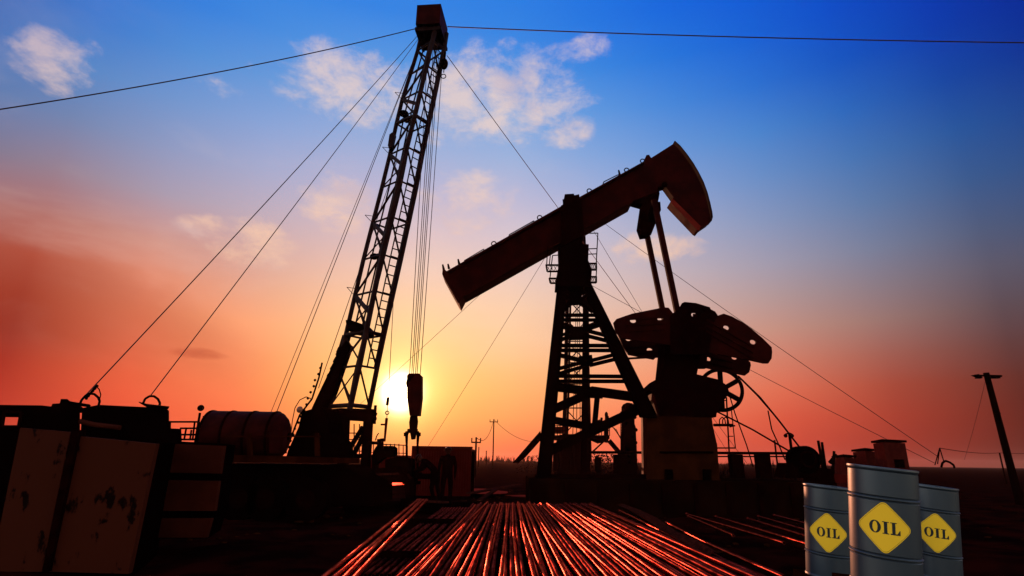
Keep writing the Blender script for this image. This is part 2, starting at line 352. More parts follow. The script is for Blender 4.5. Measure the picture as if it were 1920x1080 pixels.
basket(((1104,494),(1118,506)), [((1084,438),(1121,437)),((1121,437),(1118,494)),((1092,467),(1120,466)),((1092,477),(1119,476)),((1088,430),(1086,455)),((1119,500),(1117,530))])
basket(((1104,519),(1118,530)), [])
# walking beam
bm_ = MB().prism([(836,509),(1060,382),(1087,369),(1208,302),(1236,340),(1232,360),(1185,377),(1050,456),(868,555),(838,512)], DJ - .22, .44)
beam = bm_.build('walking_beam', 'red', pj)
f_ = MB().prism([(836,509),(1208,302),(1209,304),(837,511.5)], DJ - .45, .9); f_.prism([(869,553),(1186,376),(1186,378.5),(870,555.5)], DJ - .45, .9)
f_.build('flange', 'red', beam)
MB().prism([(830,503),(833,504),(838,509),(870,552),(861,570),(858,567),(829,514)], DJ - .5, 1.0).build('end_plate', 'red', beam)
m = MB()
for u, v in ((1205,305),(1175,322),(1105,361),(1012,411),(926,460)):
    m.ring(P(u, v - 3, DJ), (0, 1, 0), .09, .022, 14, 6)
m.path([P(1000,418,DJ), P(1001,414,DJ), P(955,440,DJ), P(954,444,DJ)], .02); m.path([P(907,471,DJ), P(907,467,DJ), P(870,489,DJ)], .018)
m.path([P(1130,347,DJ), P(1132,341,DJ), P(1158,328,DJ), P(1162,328,DJ)], .02)
for u, v in ((1215,300),(1162,328),(1058,383),(861,495),(842,504),(832,505)): m.tube(P(u, v, DJ), P(u - 2, v - 9, DJ), .05, .03)
m.build('lifting_lug', 'dark', beam)
# horse head
arc = [(1262,270),(1272,279),(1284,294),(1296,311),(1306,328),(1315,346),(1322,365),(1327,384),(1331,402),(1332,411),(1330,418)]
hd = MB().prism([(1206,303),(1212,291),(1217,290),(1221,296),(1262,270)] + arc[1:] + [(1311,431),(1303,427),(1258,379),(1263,370),(1247,348),(1241,350),(1234,350),(1212,352)], DJ - .2, .4)
head = hd.build('horse_head', 'red', pj)
r = MB()
for a, b in zip(arc, arc[1:]): r.beam(P(*a, DJ), P(*b, DJ), .46, .04, P(*a, DJ) - P(1220, 400, DJ))
r.build('wireline_track', 'red', head)
MB().prism([(1257,379),(1261,372),(1314,424),(1311,433),(1307,431)], DJ - .26, .52, 0).build('lower_plate', 'plate', head)
MB().tube(P(1246,346,DJ-.45), P(1246,346,DJ+.45), .11, n=12).build('head_pin', 'dark', head)
# equaliser and pitman arms
EN, EF = DJ - 1.05, DJ + 1.05
MB().prism([(1202,352),(1234,352),(1237,362),(1226,424),(1218,439),(1204,441),(1198,424),(1204,383),(1186,378)], DJ - .1, .45).build('equalizer_bearing', 'dark', pj)
eq = MB().beam(P(1231,386,EN), P(1213,434,EF), .3, .34); eq.build('equalizer', 'dark', pj)
for (a, b, D) in (((1226,375),(1273,600),EN), ((1211,430),(1246,600),EF)):
    p = P(*a, D); q = P(*b, D)
    MB().beam(p, q, .16, .19, (q - p).cross(Vector((0, 1, 0)))).build('pitman_arm', 'red', pj)
# cranks and counterweights
def rounded(pts): return pts
wts = [([(1150,605),(1156,598),(1185,588),(1215,582),(1245,576),(1254,577),(1262,587),(1280,592),(1280,650),(1165,634),(1154,622)], DJ-1.15, [(1187,601),(1238,597)]),
       ([(1300,588),(1345,592),(1357,588),(1372,593),(1392,604),(1410,617),(1430,634),(1447,651),(1448,660),(1447,672),(1441,681),(1432,681),(1400,674),(1300,655)], DJ-1.15, [(1362,614),(1412,641)]),
       ([(1152,612),(1262,612),(1272,672),(1248,672),(1233,667),(1226,674),(1178,665),(1168,650)], DJ+.6, [(1178,635),(1218,656)]),
       ([(1300,640),(1340,652),(1401,674),(1407,679),(1408,685),(1405,698),(1397,704),(1340,692),(1313,688),(1300,680)], DJ+.6, [(1328,673),(1377,670)])]
def holed(pts, D, t, holes, hr):
    b = bmesh.new(); P0 = [P(u, v, D) for u, v in pts]
    es = []
    def loop(vv):
        v_ = [b.verts.new(x) for x in vv]; es.extend(b.edges.new((v_[i], v_[(i + 1) % len(v_)])) for i in range(len(v_)))
    loop(P0)
    for h in holes:
        c = P(*h, D); loop([c + Vector((math.cos(a) * hr, 0, math.sin(a) * hr * .8)) for a in [2 * PI * k / 14 for k in range(14)]])
    bmesh.ops.triangle_fill(b, use_beauty=True, edges=es)
    g = bmesh.ops.extrude_face_region(b, geom=b.faces[:])
    for v in [x for x in g['geom'] if isinstance(x, bmesh.types.BMVert)]: v.co += Vector((SL * t, t, 0))
    m = MB(); b.verts.index_update(); m.add([v.co.copy() for v in b.verts], [tuple(v.index for v in f.verts) for f in b.faces]); b.free(); return m
for pts, D, hs in wts:
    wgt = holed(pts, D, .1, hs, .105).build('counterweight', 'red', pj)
    # cast ribs along the block
    lo = min(pts, key=lambda p: p[0]); x0 = min(p[0] for p in pts) + 12; x1 = max(p[0] for p in pts) - 12
    rb = MB()
    yc = sum(p[1] for p in pts) / len(pts); sl = .5 if x1 > 1420 else (.18 if x1 > 1300 else -.05)
    for k in (-1, 0, 1):
        c = yc + 6 + k * 11
        a = (x0 + 12, c + sl * (x0 - (x0 + x1) / 2)); bq = (x1 - 22, c + sl * ((x1 - 22) - (x0 + x1) / 2))
        rb.beam(P(*a, D - .02), P(*bq, D - .02), .06, .07)
    rb.build('rib', 'red', wgt)
for D, dx, dy in ((DJ - 1.2, 0, 0),):
    holed([(1262,587),(1272,580),(1279,568),(1284,566),(1305,568),(1331,576),(1333,580),(1341,584),(1346,591),(1340,600),(1328,664),(1258,664),(1258,592)], D, .12, [(1302,590)], .11).build('crank', 'dark', pj)
MB().prism([(1235,600),(1330,600),(1325,690),(1240,690)], DJ + .95, .25).build('crank', 'dark', pj)
MB().tube(P(1293,628,DJ-1.35), P(1285,640,DJ+1.4), .28, n=20).build('crank_shaft', 'dark', pj)
# gear reducer on its column
gr = MB().prism([(1247,645),(1318,648),(1306,705),(1240,712)], DJ - .4, .9)
gr.build('reducer_post', 'dark', pj)
g2 = MB().prism([(1218,731),(1222,722),(1240,706),(1262,703),(1300,700),(1345,711),(1360,720),(1364,742),(1352,758),(1348,770),(1344,775),(1343,782),(1238,782),(1228,745),(1222,736)], DJ - .9, 1.7)
gb = g2.build('gear_reducer', 'dark', pj)
MB().prism([(1222,738),(1230,742),(1240,780),(1233,780),(1226,756),(1221,750)], DJ - .9, .5).build('oil_cover', 'red', gb)
# flywheel with six spokes, its shaft guard, belts and motor
fw_c = P(1352, 731, DJ + .85); R_ = .735
ax = Vector((.17, 1, 0)).normalized()
fw = MB().ring(fw_c, ax, R_, .07, 48, 8)
a_ = ax.orthogonal().normalized(); b_ = ax.cross(a_)
fly = fw.build('flywheel', 'dark', pj); MB().ring(fw_c, ax, .16, .08, 20, 8).build('hub', 'dark', fly)
for k in range(6):
    t = k * PI / 3 + .28; d = a_ * math.cos(t) + b_ * math.sin(t)
    MB().beam(fw_c + d * .1, fw_c + d * R_, .1, .17, ax.cross(d)).build('spoke', 'dark', fly)
bl = MB().path([P(1384,705,DJ+.85), P(1425,745,DJ+.9), P(1460,788,DJ+.95), P(1505,846,DJ+1)], .032)
bl.path([P(1345,772,DJ+.85), P(1410,805,DJ+.9), P(1482,847,DJ+1)], .03)
bl.path([P(1378,700,DJ+.8), P(1420,742,DJ+.8), P(1458,786,DJ+.9)], .018)
bl.build('drive_belt', 'dark', pj)
MB().path([P(1440,770,DJ), P(1447,805,DJ), P(1462,838,DJ), P(1472,862,DJ)], .022).build('brake_cable', 'dark', pj)
MB().path([P(1364,728,DJ), P(1378,775,DJ), P(1400,835,DJ), P(1412,875,DJ)], .02).build('brake_cable', 'dark', pj)
# ladder and guard rails behind the reducer
m = MB()
for a, b, r_ in (((1362,745),(1369,885),.03),((1371,765),(1379,840),.02),((1345,755),(1363,750),.02),((1366,818),(1375,818),.016),((1343,840),(1379,840),.025),((1338,797),(1373,797),.05),((1368,800),(1378,798),.03)):
    m.tube(P(*a, DJ + 1.2), P(*b, DJ + 1.2), r_)
for c in (1354, 1360): m.path([P(c - 5, 797, DJ + 1.2), P(c - 5, 787, DJ + 1.2), P(c, 782, DJ + 1.2), P(c + 5, 786, DJ + 1.2), P(c + 7, 797, DJ + 1.2)], .02)
m.build('ladder', 'dark', pj)
# motor at the end of the skid
mot = thing("electric_motor", "round black drive motor on a stand at the lower end of the pump jack belts", "motor", P(1500, 893, DJ + 1))
c = P(1505, 862, DJ + 1)
m = MB().tube(c - ax * .5, c + ax * .5, .44, n=28)
for k in range(7): m.tube(c + ax * (-.42 + k * .13), c + ax * (-.38 + k * .13), .47, n=28)
m.build('motor_body', 'black', mot)
MB().prism([(1518,846),(1527,848),(1530,862),(1524,868),(1528,878),(1518,874)], DJ + .8, .5).build('terminal_box', 'black', mot)
MB().prism([(1478,868),(1532,868),(1545,896),(1470,896)], DJ + .7, .8).build('motor_stand', 'dark', mot)
MB().ring(c - ax * .6, ax, .25, .05, 24).build('pulley', 'dark', mot)
# concrete pedestal of the reducer, and the long plinth
ped = thing("concrete_pedestal", "tall brown concrete pedestal carrying the gear reducer of the pump jack", "pedestal", P(1280, 935, DJ))
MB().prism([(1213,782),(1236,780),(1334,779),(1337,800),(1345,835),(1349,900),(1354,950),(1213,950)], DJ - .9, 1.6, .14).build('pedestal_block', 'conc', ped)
MB().prism([(1238,846),(1338,846),(1338,850),(1238,850)], DJ - .96, .058).build('steel_strap', 'black', ped)
m = MB()
for u in (1248, 1320): m.prism([(u,880),(u+14,880),(u+15,950),(u,950)], DJ - 1.02, .118)
m.build('vertical_channel', 'black', ped)
MB().prism([(1205,776),(1212,776),(1213,900),(1207,900)], DJ + .3, .3).prism([(1207,800),(1211,800),(1211,828),(1208,826)], DJ + .25, .1).build('side_pipe', 'shed', ped)
pl = thing("concrete_plinth", "long low concrete plinth under the legs of the pump jack", "plinth", P(1250, 940, DJ))
def wbox(u0, u1, v0, D0, D1, z0=0.0):
    a = P(u0, v0, D0); b = P(u1, v0, D0); return MB().box(a.x, D0, z0, b.x, D1, a.z)
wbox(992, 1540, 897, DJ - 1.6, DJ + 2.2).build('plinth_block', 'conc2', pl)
for u in range(1000, 1540, 60): a = P(u, 906, DJ - 1.66); MB().box(a.x, DJ - 1.68, .1, a.x + .12, DJ - 1.603, a.z).build('formwork_rib', 'dark', pl)
MB().beam(P(1003, 894, DJ - .3), P(1240, 894, DJ - .3), .5, .16).build('base_skid', 'dark', pl)

# ------------------------------------------------------------------ workover rig with leaning mast
DM = 20.0
rig = thing("workover_rig", "truck mounted oil well service rig with tall leaning lattice mast and boxed crown", "drilling rig", P(655, 905, DM))
VV = [95, 140, 187, 232, 290, 352, 418, 487, 554, 628, 690, 762]
def interp(tab, v):
    for (a, x), (b, y) in zip(tab, tab[1:]):
        if v <= b: return x + (y - x) * (v - a) / (b - a)
    return tab[-1][1]
TL = [(60,791),(100,782),(200,750),(300,729),(360,714),(480,683),(600,655),(690,634),(770,617)]
TM = [(60,815),(100,805),(200,782),(300,757),(360,744),(480,716),(600,691),(690,673),(770,655)]
TR = [(60,838),(100,832),(200,811),(300,790),(360,779),(480,753),(600,726),(690,707),(770,691)]
def cL(v): return P(interp(TL, v), v, DM)
def cM(v): return P(interp(TM, v), v + 0, DM - .62)
def cR(v): return P(interp(TR, v), v, DM)
def cF(v): return cL(v) + cR(v) - cM(v) + Vector((.04, 0, 0))
chords = [cL, cM, cR, cF]
VC = [60] + VV[1:]
# nodes of the near chord are matched by height, so put every level at equal z
def atz(fn, z):
    lo, hi = 20.0, 800.0
    for _ in range(40):
        m_ = (lo + hi) / 2
        if fn(m_).z > z: lo = m_
        else: hi = m_
    return fn(lo)
Zs = [cL(v).z for v in VV]
lev = [[atz(f, z) for f in (cL, cM, cR)] for z in Zs]
for l_ in lev: l_.append(l_[0] + l_[2] - l_[1])
topz = cL(62).z
tp = [atz(f, topz) for f in (cL, cM, cR)]; tp.append(tp[0] + tp[2] - tp[1])
low = [l for l in [[lev[-1][i] + (lev[-1][i] - lev[-2][i]) * .12 for i in range(4)]]][0]
allv = [tp] + lev + [low]
for i in range(4):
    m = MB()
    for a, b in zip(allv, allv[1:]): m.tube(a[i], b[i], (.085, .1, .09, .06)[i], n=8)
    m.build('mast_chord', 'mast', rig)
for k in range(len(lev)):
    l_ = lev[k]; heavy = k in (3, 9, 11)
    for i, j in ((0, 1), (1, 2), (2, 3), (3, 0)):
        if i > 1 and k % 3: continue
        r_ = .075 if heavy and i < 2 else .04
        MB().tube(l_[i], l_[j], r_, n=6).build('crossbar', 'mast', rig)
    if k + 1 < len(lev):
        n_ = lev[k + 1]
        MB().tube(l_[1], n_[2], .037, n=6).build('brace', 'mast', rig)
        if k % 2 == 0: MB().tube(l_[0], n_[1], .037, n=6).build('brace', 'mast', rig)
        else: MB().tube(l_[1], n_[0], .045, n=6).build('brace', 'mast', rig)
        if k in (4, 6, 8, 9, 10): MB().tube(l_[0].lerp(n_[0], .05), n_[1].lerp(l_[1], .1), .03, n=6).build('brace', 'mast', rig)
        if k % 2 == 0: MB().tube(l_[3], n_[0], .026, n=6).build('brace', 'mast', rig)
# heavy diagonal gussets inside the left face (brackets at some levels)
for k in (2, 4, 6, 8):
    l_ = lev[k]; n_ = lev[k + 1]
    MB().beam(l_[0], l_[1].lerp(n_[1], .55), .09, .13).build('bracket', 'mast', rig)
    MB().tube(l_[0] + Vector((-.02, -.05, 0)), l_[0] + Vector((-.3, -.1, .28)), .012, n=5).tube(l_[0] + Vector((-.3, -.1, .28)), l_[0] + Vector((.0, -.1, .24)), .012, n=5).build('cable_guide', 'mast', rig)
# inner telescoping section and derrick ladder
m = MB()
for (f1, f2) in ((.35, .2),):
    for i, j in ((0, 3), (1, 3), (0, 2)):
        m.path([l_[i].lerp(l_[j], .38) for l_ in allv[:11]], .035, 6)
m.build('inner_section', 'mast', rig)
m = MB(); ra = [l_[1].lerp(l_[2], .5) + Vector((.0, -.16, 0)) for l_ in allv]; rb_ = [l_[1].lerp(l_[2], .9) + Vector((.0, -.16, 0)) for l_ in allv]
m.path(ra[1:12], .026, 5); m.path(rb_[1:12], .026, 5)
for k in range(1, 12):
    a, b = allv[k], allv[k + 1]; n_ = max(1, round((ra[k] - ra[k + 1]).length / .33)) if k < 11 else 0
    for q in range(n_): t = q / n_; m.tube(ra[k].lerp(ra[k + 1], t), rb_[k].lerp(rb_[k + 1], t), .024, n=5)
m.build('ladder', 'mast', rig)
# crown box
c0 = P(778, 50, DM - .8); zt = P(800, 8, DM - .8).z
c1 = P(824, 50, DM - .8); dirx = (c1 - c0); dirx.z = 0; wd = dirx.length
ex = Vector((1, -.09, 0)).normalized(); ey = Vector((.09, 1, 0)).normalized()
dp = 1.45
o_ = Vector((c0.x + .02, DM - .8, c0.z))
zt = zt - .05
cs = [o_, o_ + ex * (wd), o_ + ex * wd + ey * dp, o_ + ey * dp]
H_ = Vector((0, 0, zt - o_.z))
m = MB().add([c + Vector((0, 0, .12 if i < 2 else 0)) for i, c in enumerate(cs)] + [c + H_ for c in cs], [(4, 5, 6, 7), (0, 1, 5, 4), (1, 2, 6, 5), (2, 3, 7, 6), (3, 0, 4, 7)])
cb = m.build('crown_housing', 'red', rig)
m = MB()
for k in range(4): c = o_ + ex * (wd * (k + 1) / 5) + ey * .75 + Vector((0, 0, .3)); m.tube(c - ex * .04, c + ex * .04, .32, n=24)
m.build('sheave', 'dark', cb)
m = MB(); m.beam(cs[0] + ey * .2, cs[1] + ey * .2, .12, .16).beam(cs[3] - ey * .2, cs[2] - ey * .2, .12, .16).beam(cs[0] + ey*.1, cs[3], .1, .14).beam(cs[1]+ey*.1, cs[2], .1, .14); m.build('crown_frame', 'mast', cb)
c = P(833, 120, DM - .2)
MB().ball(c, .16, sc=(1, .7, 1.7)).tube(c + Vector((0, 0, .2)), P(835, 98, DM - .1), .04).tube(c, P(832, 136, DM - .2), .02).ring(P(831.5, 143, DM - .2), (0, 1, 0), .1, .02, 12, 5).build('winch_block', 'black', rig)
MB().prism([(730,252),(735,248),(741,250),(735,276),(729,277),(727,273)], DM - .35, .25).build('floodlight_box', 'mast', rig)
MB().ball(P(757, 213, DM), .17, sc=(1.2, 1, .8)).ball(P(763, 223, DM), .17).build('floodlight', 'black', rig)
for u, v in ((702, 481),): MB().ball(P(u, v, DM), .14, sc=(1.3, 1, .9)).ball(P(708, 480, DM), .1).build('floodlight', 'black', rig)
# locking collar, raising ram with hose bundle
MB().prism([(648,600),(655,599),(692,612),(690,624),(650,617)], DM - .5, .9).build('locking_collar', 'black', rig)
m = MB().prism([(640,650),(648,641),(656,645),(641,688),(625,735),(600,785),(590,830),(585,860),(555,860),(560,810),(580,775),(602,728)], DM - .3, .5)
for k in range(34):
    t = k / 33; p = P(640 - 62 * t, 655 + 150 * t, DM - .1); m.ball(p + Vector((random.uniform(-.05, .05), 0, 0)), .11, 6, 4)
m.build('hose_bundle', 'black', rig)
MB().tube(P(650, 630, DM + .3), P(598, 800, DM + .5), .16, n=12).build('raising_ram', 'dark', rig)
# portal frame under the mast
m = MB().prism([(606,768),(640,765),(700,767),(700,775),(695,790),(605,784)], DM - .6, .45); m.build('pivot_frame', 'dark', rig)
m = MB().tube(P(704, 760, DM - .4), P(702, 795, DM - .4), .05).tube(P(690,772,DM-.5), P(706,778,DM-.5), .07).ball(P(700,785,DM-.4), .12); m.build('leveling_jack', 'dark', rig)
for q in ([(636,785),(652,785),(646,950),(628,950)], [(681,790),(696,790),(688,935),(672,935)]):
    MB().prism(q, DM - .6, .3).build('support_leg', 'dark', rig)
for a, b in (((681,800),(650,850)),((662,855),(690,800)),((636,855),(690,855)),((600,905),(690,905)),((610,800),(622,850))):
    MB().beam(P(*a, DM - .4), P(*b, DM - .4), .12, .14).build('brace', 'dark', rig)
m = MB()
for v in (812, 824, 836, 846): m.tube(P(628, v, DM + 1), P(690, v, DM + 1), .018)
for u in (630, 640, 664, 674): m.tube(P(u, 795, DM + 1), P(u, 860, DM + 1), .02)
m.build('railing', 'dark', rig)
# carrier: deck, engine housing, reels, wheels
m = MB().prism([(412,852),(620,858),(620,869),(412,866)], 15.6, 3.0); m.build('deck', 'deck', rig)
m = MB()
for u in (463, 590): m.prism([(u,812),(u+6,812),(u+8,855),(u,855)], 15.5, .12)
m.prism([(418,817),(600,817),(600,819.5),(418,819.5)], 15.5, .06); m.build('railing', 'deck', rig)
m = MB().prism([(535,862),(540,845),(560,800),(566,772),(604,762),(614,790),(618,812),(636,830),(636,862)], 17.8, 1.6)
m.build('drawworks_housing', 'black', rig)
m = MB().prism([(400,869),(640,872),(700,905),(700,948),(400,960)], 16.4, 2.6); m.build('carrier_frame', 'black', rig)
for u in (450, 500, 575):
    c = P(u, 955, 16.0); c.z = .55; a = c - Vector((0, .2, 0)); b = c + Vector((0, .25, 0))
    wh = MB().tube(a, b, .55, n=24).build('wheel', 'black', rig)
    MB().tube(a - Vector((0, .02, 0)), a + Vector((0, .05, 0)), .25, n=16).build('rim', 'dark', wh)
# work lamp and hoses by the mast foot
c = P(562, 768, 17.5); MB().ball(c, .1, sc=(1, .7, 1)).build('lamp', 'glass', rig)
m = MB()
m.path([P(u, v, 17.5) for u, v in ((545,820),(548,790),(553,765),(562,750),(574,744),(582,747),(584,752))], .014)
m.path([P(u, v, 17.5) for u, v in ((533,850),(545,822),(562,778),(585,748),(598,708),(604,680))], .03)
for k in range(14): t = k / 13; m.ball(P(540 + 62 * t + random.uniform(-2, 2), 838 - 148 * t, 17.5), .045, 5, 3)
m.build('hose', 'black', rig)
# tank on the carrier
tk = thing("water_tank", "dull red cylindrical tank lying on the deck behind the rail of the service rig", "tank", P(450, 850, 16))
a = P(392, 816, 16.6); b = P(517, 818, 16.6)
m = MB().tube(a, b, .68, n=28); d = (b - a).normalized()
pts = [(0, .68), (.12, .64), (.24, .52), (.32, .34), (.36, .1)]
for (x0, r0), (x1, r1) in zip(pts, pts[1:]): m.tube(b + d * x0, b + d * x1, r0, r1, 28, False)
m.build('tank_shell', 'red', tk)
m = MB()
for t in (.02, .33, .66, .99): c = a.lerp(b, t); m.tube(c - d * .03, c + d * .03, .70, n=28)
m.build('tank_band', 'dark', tk)
MB().prism([(505,806),(530,806),(530,850),(505,850)], 15.9, .3).build('control_box', 'red', tk)
MB().prism([(380,780),(400,777),(420,775),(428,779),(450,777),(462,776),(470,780),(500,782),(500,800),(378,800)], 16.6, 1.2).build('tank_top_gear', 'dark', tk)
# ------------------------------------------------------------------ hoisting gear hanging from the crown
blk = thing("travelling_block", "red travelling block with hook hanging on wire lines before the low sun", "travelling block", P(775, 860, DM - .4))
DH = DM - .4
m = MB().prism([(763,704),(767,700),(786,700),(790,704),(790,745),(786,779),(768,779),(763,745)], DH - .2, .4); bs = m.build('block_body', 'red', blk)
m = MB()
for k in range(4): m.tube(P(776, 718, DH - .17 + k * .11), P(776, 718, DH - .12 + k * .11), .27, n=24)
m.build('sheave', 'dark', bs)
MB().prism([(769,780),(781,780),(782,790),(780,808),(777,823),(771,824),(768,806),(767,792)], DH - .12, .24).build('hook', 'dark', blk)
m = MB().path([P(766,813,DH), P(760,811,DH), P(760,818,DH)], .055, 8); m.path([P(780,813,DH), P(786,811,DH), P(786,818,DH)], .055, 8); m.tube(P(764,808,DH), P(783,808,DH), .07)
m.build('elevator_yoke', 'dark', blk)
for u, u2 in ((762.5, 762.5), (784, 783)):
    MB().tube(P(u, 815, DH), P(u2, 832, DH), .055, .04).tube(P(u2, 832, DH), P(u2, 890, DH), .038).build('bail', 'dark', blk)
MB().prism([(758,886),(788,886),(788,894),(758,894)], DH - .2, .4).build('elevator', 'dark', blk)
for k, (ub, ut) in enumerate(((768,802),(772,812),(775,816),(779,820),(782,823),(788,831))):
    tag(MB().tube(P(ub, 702, DH + .1 * (k % 2)), P(ut, 96, DM - .1), .014, n=5).build('hoist_line', 'cable', None, P(ub, 702, DH)),
        "thin hoist line strung from the crown box to the travelling block" , "wire line", "hoist lines between crown and travelling block")
tl = thing("tong_line", "thin line with a slim counterweight hanging left of the sun", "wire line", P(727, 825, DM - .3))
m = MB().tube(P(738, 556, DM - .3), P(728, 745, DM - .3), .012, n=5); m.tube(P(727, 750, DM - .3), P(725, 790, DM - .3), .012, n=5); m.build('line', 'cable', tl)
MB().tube(P(728, 745, DM - .3), P(726, 760, DM - .3), .05).ring(P(726, 774, DM - .3), (0, 1, 0), .06, .018, 12, 5).build('shackle', 'dark', tl)
MB().tube(P(725, 784, DM - .3), P(721, 828, DM - .3), .05, .035).tube(P(714,796,DM-.3), P(724,796,DM-.3), .03).build('weight', 'shed', tl)
# ------------------------------------------------------------------ guy wires
def wire(pts, r_, label, s=0, grp=None, m='cable', nm='guy_wire'):
    a, b = pts
    o = MB().path(sag(a, b, s, 20), r_, 5).build(nm, m, None, b)
    return tag(o, label, "wire", grp)
CT = P(780, 55, DM); CTR = P(839, 52, DM)
wire((P(778, 54, DM), P(-60, 214, 14)), .02, "guy wire running from the crown box out of view past the pale cloud", .25)
wire((P(839, 50, DM), P(1990, 81, 17)), .024, "long guy wire running nearly level from the crown box across the deep blue sky", .12)
wire((P(782, 68, DM), P(160, 742, 11.2)), .013, "guy wire from the crown down to the larger hose loop on the truck roof", .1)
wire((P(785, 72, DM), P(283, 741, 11.2)), .011, "guy wire from the crown down to the smaller hose loop on the truck roof", .08)
wire((P(780, 100, DM), P(497, 800, 22)), .011, "thin guy wire ending behind the horizontal tank, left one of the close pair", .05)
wire((P(778, 105, DM), P(510, 795, 18)), .013, "thin guy wire ending behind the horizontal tank, right one of the close pair", .05)
wire((P(745, 300, DM), P(597, 728, DM - .3)), .013, "control line hung close along the left side of the lattice mast", .03)
wire((P(838, 104, DM), P(1400, 868, 42)), .016, "guy wire from the crown that passes behind the walking beam", .1)
# ------------------------------------------------------------------ workers (skinned bodies)
def person(loc, yaw, pose, label):
    root = thing("person", label, "person", loc)
    root.rotation_euler = (0, 0, yaw)
    J = {'pelvis': (0, 0, .95), 'belly': (0, .0, 1.08), 'chest': (0, 0, 1.30), 'neck': (0, 0, 1.47), 'skull': (0, 0, 1.56)}
    J.update({'hipL': (-.1, 0, .92), 'kneeL': (-.12, .03, .5), 'ankL': (-.12, 0, .09), 'toeL': (-.13, .17, .04), 'hipR': (.1, 0, .92), 'kneeR': (.12, .03, .5), 'ankR': (.12, 0, .09), 'toeR': (.13, .17, .04)})
    J.update({'shL': (-.19, 0, 1.42), 'elL': (-.26, .02, 1.14), 'wrL': (-.25, .12, .9), 'shR': (.19, 0, 1.42), 'elR': (.26, .02, 1.14), 'wrR': (.25, .12, .9)})
    J.update(pose)
    E = [('pelvis', 'belly'), ('belly', 'chest'), ('chest', 'neck'), ('neck', 'skull')]
    for s in 'LR': E += [('pelvis', 'hip' + s), ('hip' + s, 'knee' + s), ('knee' + s, 'ank' + s), ('ank' + s, 'toe' + s), ('chest', 'sh' + s), ('sh' + s, 'el' + s), ('el' + s, 'wr' + s)]
    rad = dict(pelvis=.15, belly=.14, chest=.16, neck=.065, skull=.06, hip=.11, knee=.075, ank=.055, toe=.045, sh=.085, el=.055, wr=.042)
    names = list(J); R = [next(rad[k] for k in sorted(rad, key=len, reverse=True) if n.startswith(k)) for n in names]
    pts = [Vector(J[n]) for n in names]; edges = [(names.index(a), names.index(b)) for a, b in E]
    # hands: palm plus five bent fingers grown from each wrist
    for s, sg in (('L', -1), ('R', 1)):
        wv = Vector(J['wr' + s]); d = (wv - Vector(J['el' + s])).normalized(); side = Vector((0, 1, 0)) if abs(d.y) < .8 else Vector((0, 0, 1))
        side = (side - d * side.dot(d)).normalized(); bend = d.cross(side) * sg
        pm = wv + d * .07; pts.append(pm); R.append(.034); pi = len(pts) - 1; edges.append((names.index('wr' + s), pi))
        for k in range(4):
            f0 = pm + d * .04 + side * (.03 - .02 * k); f1 = f0 + d * (.035 - .004 * abs(k - 1)) + bend * .012; f2 = f1 + d * .015 + bend * .03
            i0 = len(pts); pts += [f0, f1, f2]; R += [.0105, .009, .008]; edges += [(pi, i0), (i0, i0 + 1), (i0 + 1, i0 + 2)]
        t0 = pm + side * .035 - d * .01; t1 = t0 + side * .025 + d * .03; i0 = len(pts); pts += [t0, t1]; R += [.012, .009]; edges += [(pi, i0), (i0, i0 + 1)]
    me = bpy.data.meshes.new("body"); me.from_pydata(pts, edges, []); ob = bpy.data.objects.new("body", me); col.objects.link(ob)
    md = ob.modifiers.new("Skin", 'SKIN'); md.use_smooth_shade = True
    for i, v in enumerate(me.skin_vertices[0].data): v.radius = (R[i], R[i] * (.78 if R[i] > .12 else 1)); v.use_root = (i == 0)
    ob.modifiers.new("Sub", 'SUBSURF').levels = 1; ob.modifiers["Sub"].render_levels = 1
    me.materials.append(M['cloth']); ob.parent = root; 
    s = Vector(J['skull']); n_ = Vector(J['neck']); up = (s - n_).normalized()
    fw_ = Vector((0, 1, 0)) - up * up.y
    fw_ = fw_.normalized() if fw_.length > .1 else Vector((0, 0, -1))
    hc = s + up * .06
    h = MB(); 
    h.ball(hc, .095, 16, 10, (.82, 1.0, 1.2)); h.ball(hc + fw_ * .1 - up * .01, .018, 6, 4, (1, 1.2, 1.5)); 
    rt = up.cross(fw_)
    for sg in (-1, 1): h.ball(hc + rt * .082 * sg, .025, 6, 4, (.5, .8, 1.3)); h.ball(hc + fw_ * .085 + rt * .032 * sg + up * .012, .012, 6, 4)
    h.ball(hc + fw_ * .088 - up * .055, .02, 8, 4, (1.5, .5, .4))
    h.build('head', 'skin', root, (0, 0, 0))
    q = MB().ball((0, 0, 0), .125, 18, 8, (.92, 1.08, .95), 0.0); q.tube((0, 0, -.004), (0, 0, .012), .15, n=20)
    rot = Matrix((rt, fw_, up)).transposed(); q.v = [rot @ v + hc + up * .03 for v in q.v]
    q.build('hard_hat', 'helmet', root, (0, 0, 0))
    return root
# first worker bends to the left over the well, second stands facing away
bend = {'belly': (0, .12, 1.07), 'chest': (0, .32, 1.22), 'neck': (0, .46, 1.33), 'skull': (0, .54, 1.36), 'shL': (-.19, .38, 1.30), 'shR': (.19, .38, 1.30), 'elL': (-.25, .5, 1.06), 'wrL': (-.16, .72, 1.0), 'elR': (.25, .5, 1.06), 'wrR': (.14, .72, .98),
        'pelvis': (0, -.02, .93), 'kneeL': (-.13, .12, .5), 'kneeR': (.12, -.02, .5), 'ankR': (.12, -.12, .09), 'toeR': (.13, .05, .04), 'hipL': (-.1, 0, .9), 'hipR': (.1, 0, .9)}
def ground_pt(u, D): p = P(u, 900, D); p.z = 0; return p
fl = .22
p1 = ground_pt(818, 19.2); p1.z = fl + .02
p2 = ground_pt(838, 18.6); p2.z = fl + .02
person(p1, math.radians(82), bend, "worker bending left over the wellhead with both arms reaching down")
person(p2, math.radians(8), {}, "worker in overalls and hard hat standing upright behind the bending one")
